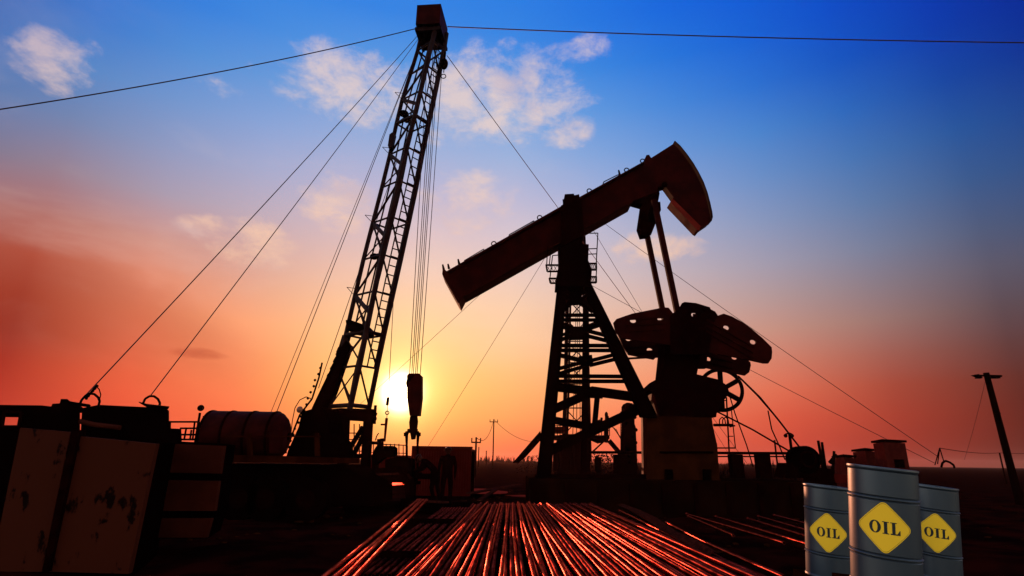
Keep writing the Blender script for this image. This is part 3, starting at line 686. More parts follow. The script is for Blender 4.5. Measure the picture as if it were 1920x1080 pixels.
# rig floor and wellhead clutter
fl_o = thing("work_platform", "low steel work platform under the two workers", "platform", (p2.x, 19, 0))
MB().box(p1.x - 2.6, 18.0, .12, p1.x + 1.8, 20.6, .22).build('floor_plate', 'black', fl_o)
m = MB()
for x in (-2.5, -1, .4, 1.7): m.box(p1.x + x - .06, 18.1, 0, p1.x + x + .06, 20.5, .118)
m.build('bearer', 'dark', fl_o)
wh = thing("wellhead", "dark stack of valves and flanges under the hanging hook", "wellhead", ground_pt(772, DH))
m = MB(); c = ground_pt(772, DH); c.z = .22
for z0, z1, r_ in ((0, .15, .32), (.15, .6, .16), (.6, .7, .3), (.7, 1.0, .2), (1.0, 1.1, .3)): m.tube(c + Vector((0, 0, z0)), c + Vector((0, 0, z1)), r_, n=18)
m.build('valve_stack', 'black', wh)
m = MB(); m.tube(c + Vector((-.7, 0, .85)), c + Vector((.6, 0, .85)), .09); m.ring(c + Vector((-.75, 0, .85)), (1, 0, 0), .22, .025, 20, 6); m.ring(c + Vector((.65, 0, .85)), (1, 0, 0), .2, .025, 20, 6); m.build('hand_wheel', 'dark', wh)
tg = thing("power_tong_unit", "squat hydraulic power unit with curved top guard between mast foot and wellhead", "power unit", ground_pt(728, 19))
m = MB().prism([(702,842),(706,836),(735,836),(740,840),(740,856),(720,858),(704,870),(702,905),(697,905),(697,855)], 18.8, .5); m.build('guard', 'black', tg)
MB().prism([(722,862),(745,856),(772,860),(772,900),(722,900)], 18.9, .7).build('engine', 'black', tg)
m = MB().prism([(703,880),(712,877),(745,877),(752,884),(762,890),(768,900),(768,932),(760,932),(758,905),(716,905),(714,932),(703,932)], 18.3, .9); m.build('frame', 'dark', tg)
m = MB().tube(P(690, 830, 18.8), P(716, 831, 18.8), .05).tube(P(712, 823, 18.8), P(712, 838, 18.8), .09).tube(P(716,822,18.8), P(716,842,18.8), .06).path([P(704,826,18.8),P(706,818,18.8),P(710,812,18.8)], .02); m.build('swing_arm', 'dark', tg)
MB().prism([(705,888),(745,886),(750,890),(706,892)], 18.25, .3).build('cover_sheet', 'rag', tg)
# red container behind the workers
rc = thing("red_container", "plain dark red steel container behind the two workers", "container", ground_pt(830, 27))
a = P(775, 840, 26); b = P(884, 841, 26)
m = MB().box(a.x, 26, .1, b.x, 29, a.z); m.build('container_body', 'shed', rc)
m = MB()
for k in range(22): x = a.x + .1 + (b.x - a.x - .2) * k / 21; m.box(x - .03, 25.95, .3, x + .03, 25.998, a.z - .12)
m.box(a.x - .05, 25.9, a.z + .002, b.x + .05, 26.1, a.z + .09); m.box(a.x - .05, 25.9, .1, a.x + .06, 25.99, a.z)
m.build('corrugation', 'shed', rc)
m = MB(); p = P(888, 842, 26.5); m.box(b.x + .01, 26.1, .1, b.x + .14, 26.5, a.z - .1); m.build('door_frame', 'dark', rc)
# railing on a low unit left of the sun
rl = thing("guard_rail", "distant thin guard rail between the mast foot and the red container", "railing", ground_pt(735, 30))
m = MB()
for u in range(692, 766, 8): m.tube(P(u, 832 if u < 755 else 836, 30), P(u, 870, 30), .025)
m.tube(P(690, 832, 30), P(762, 835, 30), .025).tube(P(690, 848, 30), P(762, 850, 30), .02); m.build('rail', 'dark', rl)
MB().prism([(690,852),(765,854),(765,905),(690,905)], 30.2, 1).build('low_wall', 'shed', rl)
# ------------------------------------------------------------------ left foreground: tank, truck, box
tA = thing("steel_fluid_tank", "scratched pale steel fluid tank with dark ribs at the left edge of the yard", "tank", ground_pt(150, 9))
m = MB().prism([(-70,806),(20,806),(298,828),(248,1090),(-120,1090)], 9.12, 1.2, -.33); m.build('tank_shell', 'black', tA)
MB().prism([(38,802),(132,810),(78,1072),(-18,1072)], 9.0, .1).build('side_panel', 'paint', tA)
MB().prism([(150,818),(292,832),(240,1076),(92,1072)], 9.0, .1).build('side_panel', 'paint', tA)
MB().prism([(134,806),(148,806),(90,1072),(79,1072)], 8.93, .16).build('rib', 'dark', tA)
tB = thing("pale_storage_box", "pale dull storage box with two dark horizontal seams right of the scratched tank", "box", ground_pt(350, 10))
m = MB().prism([(312,826),(420,832),(405,955),(388,1010),(268,1010),(290,900)], 10.3, 1.2, -.3); m.build('box_shell', 'black', tB)
for q in ([(318,832),(420,836),(412,888),(310,886)], [(308,900),(410,902),(402,958),(297,958)], [(294,972),(396,972),(386,1008),(284,1008)]):
    MB().prism(q, 10.2, .09).build('side_panel', 'paint2', tB)
tr = thing("service_truck", "dark oilfield truck with an open cab window behind the scratched tank", "truck", ground_pt(160, 12))
DT = 11.4
# cab as four walls round an opening so the sky shows through the window
def slab(pts, D=DT, t=1.9): return MB().prism(pts, D, t, -.62)
m = slab([(-60,758),(0,759),(80,760),(80,772),(0,771),(-60,770)]); m.prism([(-60,800),(38,800),(150,806),(150,840),(-60,840)], DT, 1.9, -.8)
m.prism([(-60,770),(8,772),(2,801),(-60,800)], DT, .03); m.prism([(40,772),(150,768),(150,806),(34,801)], DT, 1.9, -.75)
cb_ = m.build('cab', 'black', tr)
m = MB().path([P(8,773,DT-.03),P(40,773,DT-.03),P(35,800,DT-.03),P(4,800,DT-.03),P(8,773,DT-.03)], .03); m.build('window_frame', 'dark', cb_)
slab([(78,760),(96,762),(98,757),(112,756),(114,748),(126,748),(130,754),(142,757),(150,760),(150,770),(78,772)], DT, .6).build('exhaust_stack', 'black', tr)
slab([(154,765),(185,759),(310,765),(317,770),(317,795),(318,803),(340,804),(341,830),(150,830)], DT, 2.0).build('equipment_body', 'black', tr)
slab([(128,756),(130,752),(168,758),(166,762)], DT - .1, .3).build('boom', 'black', tr)
slab([(260,753),(275,757),(318,762),(316,766),(275,762)], DT - .1, .2).build('roof_rack', 'black', tr)
MB().path([P(150,790,DT-.1),P(180,797,DT-.1),P(225,802,DT-.1)], .05).build('side_tube', 'paint2', tr)
for u in (20, 130, 250):
    c = P(u, 960, DT - .1); c.z = .5; w_ = MB().tube(c, c + Vector((0, .35, 0)), .5, n=24).build('wheel', 'black', tr); MB().tube(c - Vector((0, .02, 0)), c + Vector((0, .04, 0)), .22, n=16).build('rim', 'dark', w_)
def loop_hose(pts, lab):
    o = MB().path([P(u, v, 11.2) for u, v in pts], .022, 7); q = o.build('hose_loop', 'black', None, P(*pts[0], 11.2)); tag(q, lab, "cable")
loop_hose([(150,757),(153,750),(160,742),(168,738),(177,739),(184,745),(187,752),(185,760),(182,768)], "larger looped black cable standing on the dark truck roof")
loop_hose([(268,757),(272,748),(280,743),(289,743),(296,748),(300,756),(298,764)], "smaller looped black cable standing on the dark truck roof")
m = MB().path([P(180,724,11.2),P(186,730,11.2),P(189,740,11.2),P(186,752,11.2)], .01); m.tube(P(183,722,11.2), P(163,745,11.2), .022)
for k in range(6): m.ball(P(182 - 4 * k, 724 + 4.6 * k, 11.2), .03, 6, 4)
tag(m.build('turnbuckle', 'black', None, P(165, 745, 11.2)), "knotted clamp and turnbuckle at the end of the left guy wire", "turnbuckle")
rl = thing("truck_railing", "thin guard rail between the dark truck and the horizontal tank", "railing", ground_pt(345, 14))
m = MB()
for a, b in (((317,791),(374,791)),((338,803),(372,803)),((340,815),(372,815)),((340,824),(372,824)),((319,791),(318,822)),((349,804),(345,826)),((359,806),(356,826)),((365,792),(361,826)),((372,792),(368,828))):
    m.tube(P(*a, 14), P(*b, 14), .022)
m.build('rail', 'dark', rl)
m = MB()
for a, b in (((318,822),(318,900)),((368,828),(368,900))): m.tube(P(*a, 14), Vector((P(*b, 14).x, 14, 0)), .03)
m.build('post', 'dark', rl)
wl = thing("work_light", "small round work light on a thin post beside the horizontal tank", "lamp", ground_pt(375, 14.2))
MB().tube(P(375, 774, 14.2), Vector((P(368, 826, 14.2).x, 14.2, 0)), .03).build('post', 'dark', wl)
MB().ball(P(376.5, 765, 14.2), .085, 14, 10, (1, .6, .9)).build('lamp_head', 'dark', wl)
# ------------------------------------------------------------------ pipes on the rack
def pipe_mesh(Lg, r_, bendx, bendz, collar=True, m='pipe'):
    b = MB(); n_ = 10; pts = [Vector((bendx * math.sin(PI * i / n_), Lg * i / n_, -bendz * math.sin(PI * i / n_))) for i in range(n_ + 1)]
    vs = []; k = 12
    for p in pts:
        for i in range(k): t = 2 * PI * i / k; vs.append(p + Vector((math.cos(t) * r_, 0, math.sin(t) * r_)))
    fs = [(j * k + i, j * k + (i + 1) % k, (j + 1) * k + (i + 1) % k, (j + 1) * k + i) for j in range(n_) for i in range(k)]
    b.add(vs, fs, True)
    # hollow ends
    for e, s in ((0, 1), (n_, -1)):
        inn = [pts[e] + (v - pts[e]) * .8 for v in vs[e * k:(e + 1) * k]]; dp_ = [v + Vector((0, .15 * s, 0)) for v in inn]
        b.add(vs[e * k:(e + 1) * k] + inn + dp_, [(i, (i + 1) % k, k + (i + 1) % k, k + i) for i in range(k)] + [(k + i, k + (i + 1) % k, 2 * k + (i + 1) % k, 2 * k + i) for i in range(k)] + [tuple(range(2 * k, 3 * k))])
    if collar:
        y = Lg - .22; b.tube((0, y, 0), (0, y + .2, 0), r_ * 1.22, n=12)
    me_o = b.build('steel_pipe', m); me = me_o.data; bpy.data.objects.remove(me_o); return me
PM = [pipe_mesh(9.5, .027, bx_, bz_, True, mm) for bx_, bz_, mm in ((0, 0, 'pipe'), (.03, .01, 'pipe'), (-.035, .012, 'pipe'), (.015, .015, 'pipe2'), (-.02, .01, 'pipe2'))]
def lay(a, b, label, group, i=None):
    o = bpy.data.objects.new('steel_pipe', PM[random.randrange(5) if i is None else i]); col.objects.link(o)
    d = b - a; o.location = a; o.rotation_euler = (math.atan2(d.z, math.hypot(d.x, d.y)), 0, -math.atan2(d.x, d.y)); o.scale = (1, d.length / 9.5, 1)
    tag(o, label, "pipe", group); return o
LM = "one of the many thin steel pipes lying side by side in the wide rack layer"; GM = "steel pipes side by side on the main rack"
zp = .45
nP = 55
for k in range(nP):
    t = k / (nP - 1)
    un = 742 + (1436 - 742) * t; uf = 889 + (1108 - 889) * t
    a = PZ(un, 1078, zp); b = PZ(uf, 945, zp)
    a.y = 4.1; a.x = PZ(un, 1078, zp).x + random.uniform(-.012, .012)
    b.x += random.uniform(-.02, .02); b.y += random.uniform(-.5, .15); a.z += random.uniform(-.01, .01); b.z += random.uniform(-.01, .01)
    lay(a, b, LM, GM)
LU = "loose steel pipe lying crooked on top of the wide rack layer"; GU = "loose pipes on top of the main rack"
for k in range(13):
    t = (k + .5) / 13 + random.uniform(-.03, .03); t2 = t + random.uniform(-.05, .05)
    a = PZ(742 + 694 * t, 1078, zp); b = PZ(889 + 219 * t2, 945, zp); a.y = 4.15 + random.uniform(0, 1.3); b.y -= random.uniform(.1, 1.2)
    a.z = b.z = zp + .054; lay(a, b, LU, GU)
LL = "bright steel pipe in the small separate bundle that rises toward the workers"; GL = "small bundle of bright pipes left of the rack"
for k, (un, uf) in enumerate(((612, 784), (630, 789), (650, 794), (668, 800))):
    a = PZ(un, 1079, .62); b = PZ(uf, 937, .62); d = (a - b) * .06; lay(a + d, b, LL, GL, k % 3)
LD = "dull steel pipe in the lower rack layer left of the wide one"; GD = "dull pipes in the lower left rack layer"
for k in range(15):
    a = PZ(640 + 15 * k, 1079, .28); b = PZ(835 + 5.2 * k, 950, .28); b.y -= .6; lay(a, b, LD, GD, 3 + k % 2)
for k, (a, b, lab) in enumerate((((1420, 1084), (1180, 958), "steel pipe resting against the dirty sheet"), ((1405, 1078), (1160, 957), "steel pipe just left of the dirty sheet"), ((1470, 1082), (1250, 980), "steel pipe lying just right of the dirty sheet"))):
    lay(PZ(*a, .4), PZ(*b, .4), lab, None, k % 3)
LR = "spaced steel pipe lying between the dirty sheet and the grey barrels"; GR = "spaced steel pipes beside the barrels"
for a, b in (((1375, 1004), (1290, 968)), ((1470, 1018), (1285, 963)), ((1520, 1022), (1340, 968)), ((1560, 1020), (1400, 972)), ((1600, 1020), (1420, 968)), ((1620, 1010), (1450, 966))):
    lay(PZ(*a, .3), PZ(*b, .3), LR, GR, 1)
for k, y in enumerate((5.6, 8.6, 13.2)):
    m = MB(); m.beam((-2.2, y, .27 if k else .2), (3.2, y, .27 if k else .2), .16, .2)
    for x in (-2.0, .4, 3.0): m.box(x - .1, y - .1, -.05, x + .1, y + .1, .17)
    tag(m.build('rack_beam', 'dark', None, (.5, y, 0)), ("nearest", "middle", "farthest")[k] + " cross beam under the wide layer of steel pipes", "beam")
# dirty sheet draped on the right pipes
m = MB(); pts = [(1165, 948), (1190, 958), (1225, 975), (1262, 1000), (1300, 1022), (1340, 1042)]; n_ = 5; vs_ = []
for i, (u, v) in enumerate(pts):
    c = PZ(u, v, .47)
    for j in range(n_): vs_.append(c + Vector((-.14 + .07 * j + random.uniform(-.02, .02), random.uniform(-.05, .05), .05 * math.sin(j * PI / 4) + random.uniform(-.03, .04))))
m.add(vs_, [(i * n_ + j, i * n_ + j + 1, (i + 1) * n_ + j + 1, (i + 1) * n_ + j) for i in range(len(pts) - 1) for j in range(n_ - 1)], True)
tag(m.build('dirty_sheet', 'rag', None, PZ(1250, 995, .45)), "crumpled dirty sheet lying over the pipes at the right of the rack", "sheet")
# ------------------------------------------------------------------ puddles
wm = bpy.data.materials.new("oily_puddle_water"); wm.use_nodes = True; b_w = wm.node_tree.nodes["Principled BSDF"]
b_w.inputs["Base Color"].default_value = (.12, .02, .015, 1); b_w.inputs["Metallic"].default_value = 1; b_w.inputs["Roughness"].default_value = .3; b_w.inputs["Specular Tint"].default_value = (.22, .03, .025, 1)
wn = wm.node_tree.nodes.new("ShaderNodeTexNoise"); wn.inputs["Scale"].default_value = 3; wb = wm.node_tree.nodes.new("ShaderNodeBump"); wb.inputs["Strength"].default_value = .08
wm.node_tree.links.new(wn.outputs[0], wb.inputs["Height"]); wm.node_tree.links.new(wb.outputs[0], b_w.inputs["Normal"])
b_w.inputs['Base Color'].default_value = (.10, .014, .012, 1); glossy(wm, .38)
rr = random.Random(21)
for u, D, rx, ry in ((688, 37, 2.3, 5), (655, 19.5, .34, .5), (1400, 50, .9, 2.5), (1452, 50, 1.0, 2.5), (905, 30, 1.2, 2.5), (986, 26.5, .9, .7)):
    c = ground_pt(u, D); c.z = .13; ph = rr.uniform(0, 6)
    pts = [c + Vector((math.cos(a) * rx * (1 + .25 * math.sin(3 * a + ph) + rr.uniform(-.08, .08)), math.sin(a) * ry * (1 + .2 * math.sin(2 * a + ph)), 0)) for a in [2 * PI * k / 28 for k in range(28)]]
    tag(MB().add(pts, [tuple(range(28))]).build('puddle', wm), kind='structure')
# ------------------------------------------------------------------ debris on the ground
rr = random.Random(11)
m = MB()
for k in range(420):
    u = rr.uniform(300, 1900); D = rr.uniform(11, 34); p = ground_pt(u, D)
    p.x = (u - 960) / F * D; s = rr.uniform(.02, .09)
    m.ball(p + Vector((0, 0, s * .3)), s, 5, 3, (rr.uniform(.7, 1.8), rr.uniform(.7, 1.5), rr.uniform(.3, .8)))
tag(m.build('rubble', 'conc'), "scattered small stones and clods on the dark yard", "rubble", kind='stuff')
# low wooden trestle and planks between rack and plinth
def plank(a, b, z0, z1, w_, lab, mt='wood', nm='plank'):
    p = PZ(*a, z0); q = PZ(*b, z1); tag(MB().beam(p, q, w_, .05).build(nm, mt, None, p), lab, nm.replace('_', ' '))
plank((880, 925), (975, 908), .4, .5, .3, "long plank lying slanted behind the wide pipe rack", 'rag')
plank((900, 938), (935, 914), .35, .5, .18, "short pale plank tipped up at the far end of the pipe rack", 'rag')
plank((1040, 921), (1120, 922), .4, .4, .3, "plank lying before the concrete plinth", 'dark')
plank((800, 940), (838, 942), .45, .45, .2, "pale board at the tip of the small pipe bundle", 'rag')
plank((640, 950), (668, 945), .1, .12, .3, "reddish scrap sheet on the ground under the rig", 'shed', 'scrap_sheet')
# ------------------------------------------------------------------ far rig behind the pump jack
DF = 45.0
fr = thing("distant_rig", "second service rig with thin lattice mast seen through the legs of the pump jack", "drilling rig", ground_pt(1080, DF))
XL = [(400, 1080), (540, 1064), (700, 1061), (870, 1056)]; XR = [(400, 1092), (540, 1100), (700, 1102), (870, 1106)]
vv = [400, 440, 480, 520, 560, 600, 640, 680, 720, 765, 815, 866]
for tab, o_ in ((XL, 0), (XR, 0), (XL, 1.1), (XR, 1.1)):
    MB().path([P(interp(tab, v) + (6 if o_ else 0) * (1 if tab is XL else -1), v, DF + o_) for v in vv], .16 if not o_ else .09, 6).build('mast_chord', 'dark', fr)
for k, (a, b) in enumerate(zip(vv, vv[1:])):
    MB().tube(P(interp(XL, a), a, DF), P(interp(XR, a), a, DF), .05, n=5).build('crossbar', 'dark', fr)
    MB().tube(P(interp(XL, a), a, DF), P(interp(XR, b), b, DF), .045, n=5).build('brace', 'dark', fr)
    MB().tube(P(interp(XR, a), a, DF), P(interp(XL, b), b, DF), .045, n=5).build('brace', 'dark', fr)
m = MB()
for u in (1074, 1081, 1088): m.tube(P(1085, 400, DF - .5), P(u, 815, DF - .5), .03, n=5)
m.build('hoist_line', 'dark', fr)
MB().prism([(1050,815),(1104,812),(1108,895),(1044,895)], DF - 2, 3).build('base_unit', 'dark', fr)
rr = random.Random(4)
for k in range(16):
    u = rr.uniform(1030, 1125); v = rr.uniform(828, 862); w_ = rr.uniform(4, 11)
    MB().prism([(u, v), (u + w_, v + rr.uniform(-2, 2)), (u + w_, 885), (u, 885)], DF - 2.6 + rr.uniform(-.3, .3), .8).build('equipment_case', 'dark', fr)
MB().prism([(1040,800),(1062,800),(1062,811),(1040,811)], DF - 2, 2).build('control_cabin', 'shed', fr)
pf = MB().prism([(1028,816),(1143,816),(1143,823),(1130,830),(1112,822),(1028,824)], DF - 2.2, 2.5).build('platform', 'dark', fr)
for ua, ub in ((1030, 1065), (1108, 1143)):
    m = MB()
    for u in range(ua, ub + 1, 5): m.tube(P(u, 797, DF - 2.2), P(u, 817, DF - 2.2), .04, n=4)
    for v in (798, 807): m.tube(P(ua, v, DF - 2.2), P(ub, v, DF - 2.2), .04, n=4)
    m.build('railing', 'dark', pf)
for u0, u1, v0, v1 in ((1024, 1032, 824, 866), (1048, 1056, 828, 866), (1164, 1170, 772, 860)):
    m = MB(); m.tube(P(u0, v0, DF - 2), P(u0, v1, DF - 2), .04, n=4).tube(P(u1, v0, DF - 2), P(u1, v1, DF - 2), .04, n=4)
    for v in range(v0, v1, 5): m.tube(P(u0, v, DF - 2), P(u1, v, DF - 2), .035, n=4)
    m.build('ladder', 'dark', fr)
m = MB().tube(P(1142, 826, DF - 2), P(1176, 866, DF - 2), .17).tube(P(1136, 824, DF - 2), P(1108, 850, DF - 2), .06); m.build('brace', 'dark', fr)
MB().tube(P(1138, 780, DF - 2), P(1137, 830, DF - 2), .15).ball(P(1137, 778, DF - 2), .13, sc=(1, 1, 1.8)).tube(P(1128,783,DF-2), P(1127,800,DF-2), .09).build('lamp_post', 'dark', fr)
un = thing("pump_unit", "tall narrow pumping unit with bolted top beside the concrete pedestal", "pump unit", ground_pt(1188, 36))
MB().prism([(1172,760),(1175,755),(1181,755),(1183,758),(1190,757),(1190,795),(1192,800),(1194,838),(1196,905),(1170,905),(1172,800)], 36, 1.2).build('column', 'dark', un)
m = MB()
for k in range(9): m.ball(P(1172 + random.uniform(0, 22), 770 + 12 * k, 35.9), .12, 6, 4)
m.build('bolt', 'black', un)
MB().tube(P(1183.5, 756, 36), P(1184, 770, 36), .09).build('vent_pipe', 'dark', un)
for u, v, s_ in ((1153, 796, 1), ):
    m = MB()
    for k in range(4): m.tube(P(1146 + 3 * k, 798 + 2 * k, 40), P(1166 + 3 * k, 822 + 8 * k, 40), .025, n=4)
    tag(m.build('stair_rail', 'dark', None, P(1150, 860, 40)), "thin slanting stair rails beside the tall narrow pumping unit", "railing")
FT = P(1083, 382, DF)
for (a, D2, lab) in (((1757, 855), 34, "thin guy wire running to the small tripod anchor beyond the sheds"), ((552, 868), 70, "faint guy wire of the distant rig falling toward the sun"), ((783, 868), 70, "faint steep guy wire of the distant rig below the walking beam"), ((1377, 868), 70, "faint short guy wire of the distant rig above the counterweights")):
    wire((FT, P(*a, D2)), .02, lab, .2)
wire((P(1100, 530, DF), P(1752, 868, 40)), .02, "lower thin guy wire passing under the counterweights toward the sheds", .2)
# ------------------------------------------------------------------ long raised pipeline with supports
rp = thing("raised_pipeline", "long raised horizontal pipeline on block supports behind the pedestal", "pipeline", ground_pt(1300, 26))
MB().tube(P(1102, 848, 26), P(1490, 850, 26), .06, n=10).build('pipe', 'dark', rp)
MB().tube(P(1340, 856, 26.3), P(1480, 856, 26.3), .03, n=8).build('pipe', 'dark', rp)
for u0, u1 in ((1152, 1176), (1370, 1391), (1420, 1442)):
    a = P(u0, 852, 26); b = P(u1, 852, 26); m = MB().box(a.x, 25.9, 0, b.x, 26.4, a.z); m.build('support', 'dark', rp)
MB().prism([(1205,850),(1212,850),(1214,905),(1207,905)], 26, .2).build('support', 'shed', rp)
# weeds on a low bank behind
bk = MB()
for x0 in range(0, 1): pass
rr = random.Random(5); vsl = []
m = MB()
for k in range(900):
    u = rr.uniform(1105, 1600); p = ground_pt(u, 38); h_ = rr.uniform(.5, 1.5) + .45 * math.sin(u * .07); s = rr.uniform(-.25, .25)
    p.z = .0; q = p + Vector((s, rr.uniform(-.3, .3), h_)); m.tube(p, q, .018, .006, 3)
    if rr.random() < .5: m.tube(p.lerp(q, .6), p.lerp(q, .6) + Vector((rr.uniform(-.25, .25), 0, rr.uniform(.1, .35))), .012, .004, 3)
tag(m.build('dry_weeds', 'leaf'), "dry bare weeds growing behind the raised pipeline", "weeds", kind='stuff')
# ------------------------------------------------------------------ far horizon things
m = MB(); rr = random.Random(9)
for k in range(700):
    u = rr.uniform(880, 1500); D = 420; p = P(u, 864, D); p.z = 0; h_ = rr.uniform(1.5, 4.5) * (1.2 if 900 < u < 1000 else .6)
    m.tube(p, p + Vector((rr.uniform(-1, 1), 0, h_)), .5, .1, 3)
tag(m.build('distant_treeline', 'leaf'), "far low line of bare trees along the horizon", "treeline", kind='stuff')
def bush(u, D, w_, h_, lab):
    m = MB(); rr = random.Random(u)
    c = ground_pt(u, D); c.x = P(u, 860, D).x
    for k in range(900):
        a = rr.uniform(0, 2 * PI); t = rr.uniform(0, 1) ** .6; z = rr.uniform(0, 1)
        p = c + Vector((math.cos(a) * w_ * t * math.sqrt(1 - z * z * .8), math.sin(a) * w_ * t, h_ * z)); s = rr.uniform(.08, .2)
        d1 = Vector((rr.uniform(-1, 1), rr.uniform(-1, 1), rr.uniform(-1, 1))) * s; d2 = Vector((rr.uniform(-1, 1), rr.uniform(-1, 1), rr.uniform(-1, 1))) * s
        m.add([p, p + d1, p + d2], [(0, 1, 2)])
    tag(m.build('bush', 'leaf', None, c), lab, "bush")
bush(1128, 45, 1.9, 2.2, "dark rounded bush behind the raised pipeline near the distant rig")
bush(1002, 80, 3.0, 2.3, "dark low bush on the horizon left of the pump jack legs")
# utility poles and their wires
def pole(u, vt, D, r_, lab, lamp=False, arm=1.1, grp=None):
    t = P(u, vt, D); b = Vector((t.x, t.y, 0)); o = thing("utility_pole", lab, "pole", b)
    MB().tube(b, t, r_ * 1.25, r_, 8).build('shaft', 'wood', o)
    m = MB().beam(t - Vector((arm, 0, .5)), t + Vector((arm, 0, -.5)), .14, .14); m.build('crossarm', 'wood', o)
    for k in (-1, 0, 1): MB().tube(t + Vector((arm * .9 * k, 0, -.45)), t + Vector((arm * .9 * k, 0, -.05)), .06).build('insulator', 'dark', o)
    return t
D1 = 110
t1 = pole(926, 786, D1, .10, "thin distant utility pole standing alone on the horizon left of the pump jack", arm=.8)
t2 = pole(893, 820, 60, .09, "leaning distant lamp pole just right of the red container", arm=.5)
wire((t1, t2), .035, "sagging wire strung between the two distant poles", 1.6, None, 'dark', 'power_line')
wire((t1, P(1010, 828, 110)), .035, "sagging wire from the distant pole toward the pump jack legs", 1.2, None, 'dark', 'power_line')
for u, v in ((898, 838), (912, 845), (1452, 825)):
    t = P(u, v, 150 if u < 1000 else 90); tag(MB().tube((t.x, t.y, 0), t, .14, n=5).build('distant_mast', 'dark', None, (t.x, t.y, 0)), {898: "tiny bare mast beside the leaning lamp pole", 912: "tiny bare mast between the two distant poles", 1452: "short bare mast above the raised pipeline"}[u], "mast")
lp = thing("lamp_post", "small lamp post with twin lamps behind the pump jack belts", "lamp", ground_pt(1482, 40))
t = P(1480, 812, 40); MB().tube((t.x, 40, 0), t, .1).build('post', 'dark', lp)
for du in (-7, 5): MB().ball(P(1480 + du, 817, 40), .13).tube(P(1480 + du, 814, 40), P(1480, 812, 40), .05).build('lamp_head', 'dark', lp)
# leaning pole at the right
DP = 26.0
b = ground_pt(1899, DP); b.x = P(1899, 885, DP).x; t = P(1849, 699, DP)
pr = thing("utility_pole", "tall wooden utility pole with lamp arms at the far right of the yard", "pole", (b.x, DP, 0))
MB().tube((b.x, DP, 0), t, .16, .115, 12).build('shaft', 'wood', pr)
m = MB().tube(P(1828, 704, DP), P(1878, 705, DP), .045).prism([(1826,703),(1836,701),(1838,706),(1836,707)], DP - .1, .2); m.build('crossarm', 'wood', pr)
for u in (1838, 1864, 1872): MB().tube(P(u, 704, DP), P(u, 708, DP), .05).prism([(u-3,706),(u+3,706),(u+5,709),(u-4,709)], DP - .1, .2).build('insulator', 'dark', pr)
MB().prism([(1867,774),(1877,774),(1876,777),(1868,777)], DP - .2, .15).build('bracket', 'dark', pr)
wire((P(1849, 707, DP), P(1808, 862, 34)), .008, "very faint stay wire falling from the tall wooden pole", .1)
# tripod anchor, wires
ta = thing("tripod_anchor", "small tripod with a wire ring beyond the grey barrels", "anchor", ground_pt(1762, 34))
m = MB()
for a, b in (((1762,840),(1753,872)),((1762,840),(1770,866)),((1762,840),(1758,870))): m.tube(P(*a, 34), P(*b, 34), .03, n=5)
m.build('leg', 'dark', ta)
MB().path([P(u, v, 34) for u, v in ((1765,876),(1767,868),(1773,864),(1781,867),(1788,872),(1790,878))], .06).build('loop', 'dark', ta)
pp = P(1874, 849, 60); tag(MB().tube((pp.x, 60, 0), pp, .07).build('fence_post', 'dark', None, (pp.x, 60, 0)), "short distant post beside the tall wooden pole", "post")
wire((P(1762, 840, 34), pp), .02, "low wire between the tripod and the short distant post", .15, None, 'dark', 'power_line')
wire((pp, P(1990, 848, 60)), .02, "low wire running out past the tall wooden pole", .1, None, 'dark', 'power_line')
# three sheds
def shed(fl_, fr_, sd, yb, yt, D, lab, over=3):
    o = thing("shed", lab, "shed", ground_pt((fl_ + fr_) / 2, D))
    dx = P(fr_, yb, D) - P(fl_, yb, D)
    A0 = P(sd, yt + 3, D + 1.6); A1 = P(fl_, yt, D); A2 = P(fr_, yt + 2, D)
    zb = 0.0
    def col4(p): return [Vector((p.x, p.y, zb)), p]
    bl = Vector((A1.x, D, 0)); br = Vector((A2.x + .0, D, 0)); wdt = A2 - A1
    sx = A0.x; back_l = Vector((sx, A0.y, A0.z)); back_r = back_l + Vector((wdt.x, 0, 0))
    vs = [Vector((A1.x, D, 0)), Vector((A2.x, D, 0)), Vector((back_r.x, back_r.y, 0)), Vector((back_l.x, back_l.y, 0)), A1, A2, back_r, back_l]
    m = MB().add(vs, [(0, 1, 5, 4), (1, 2, 6, 5), (2, 3, 7, 6), (3, 0, 4, 7), (4, 5, 6, 7)]); wl_ = m.build('wall', 'shedwall', o)
    c = (A1 + A2 + back_l + back_r) / 4
    rf = [c + (v - c) * 1.12 for v in (A1, A2, back_r, back_l)]
    MB().add([v + Vector((0, 0, .04)) for v in rf] + [v + Vector((0, 0, .16)) for v in rf], [(3, 2, 1, 0), (4, 5, 6, 7), (0, 1, 5, 4), (1, 2, 6, 5), (2, 3, 7, 6), (3, 0, 4, 7)]).build('roof', 'dark', o)
    q = A1.lerp(A2, .55); MB().box(q.x - .25, D - .03, q.z - 1.35, q.x + .3, D + .03, q.z - .9).build('window', 'black', o)
    return o
shed(1656, 1697, 1637, 880, 829, 33, "largest pale shed with flat overhanging roof, right of the other two")
shed(1622, 1641, 1599, 880, 845, 36, "middle narrow pale shed standing between the other two")
shed(1582, 1604, 1562, 885, 857, 36, "smallest pale shed at the left of the row of three")
m = MB().prism([(1560,888),(1618,892),(1618,905),(1555,905)], 31, 1.5)
tag(m.build('stone_block', 'shed', None, ground_pt(1590, 31)), "low reddish block in front of the smallest shed", "block")
for (a, b, lab) in (((1534,826),(1545,872),"left stake of the upright pair beside the motor"),((1541,829),(1546,872),"right stake of the upright pair beside the motor"),((1564,846),(1548,876),"thick stake leaning right near the smallest shed"),((1568,852),(1556,868),"short stub stake by the leaning thick stake")):
    p = P(*a, 27); q = P(*b, 27); q.z = 0 if b[1] > 870 else q.z; tag(MB().tube(q, p, .09, .06, 8).build('stake', 'wood', None, q), lab, "stake")
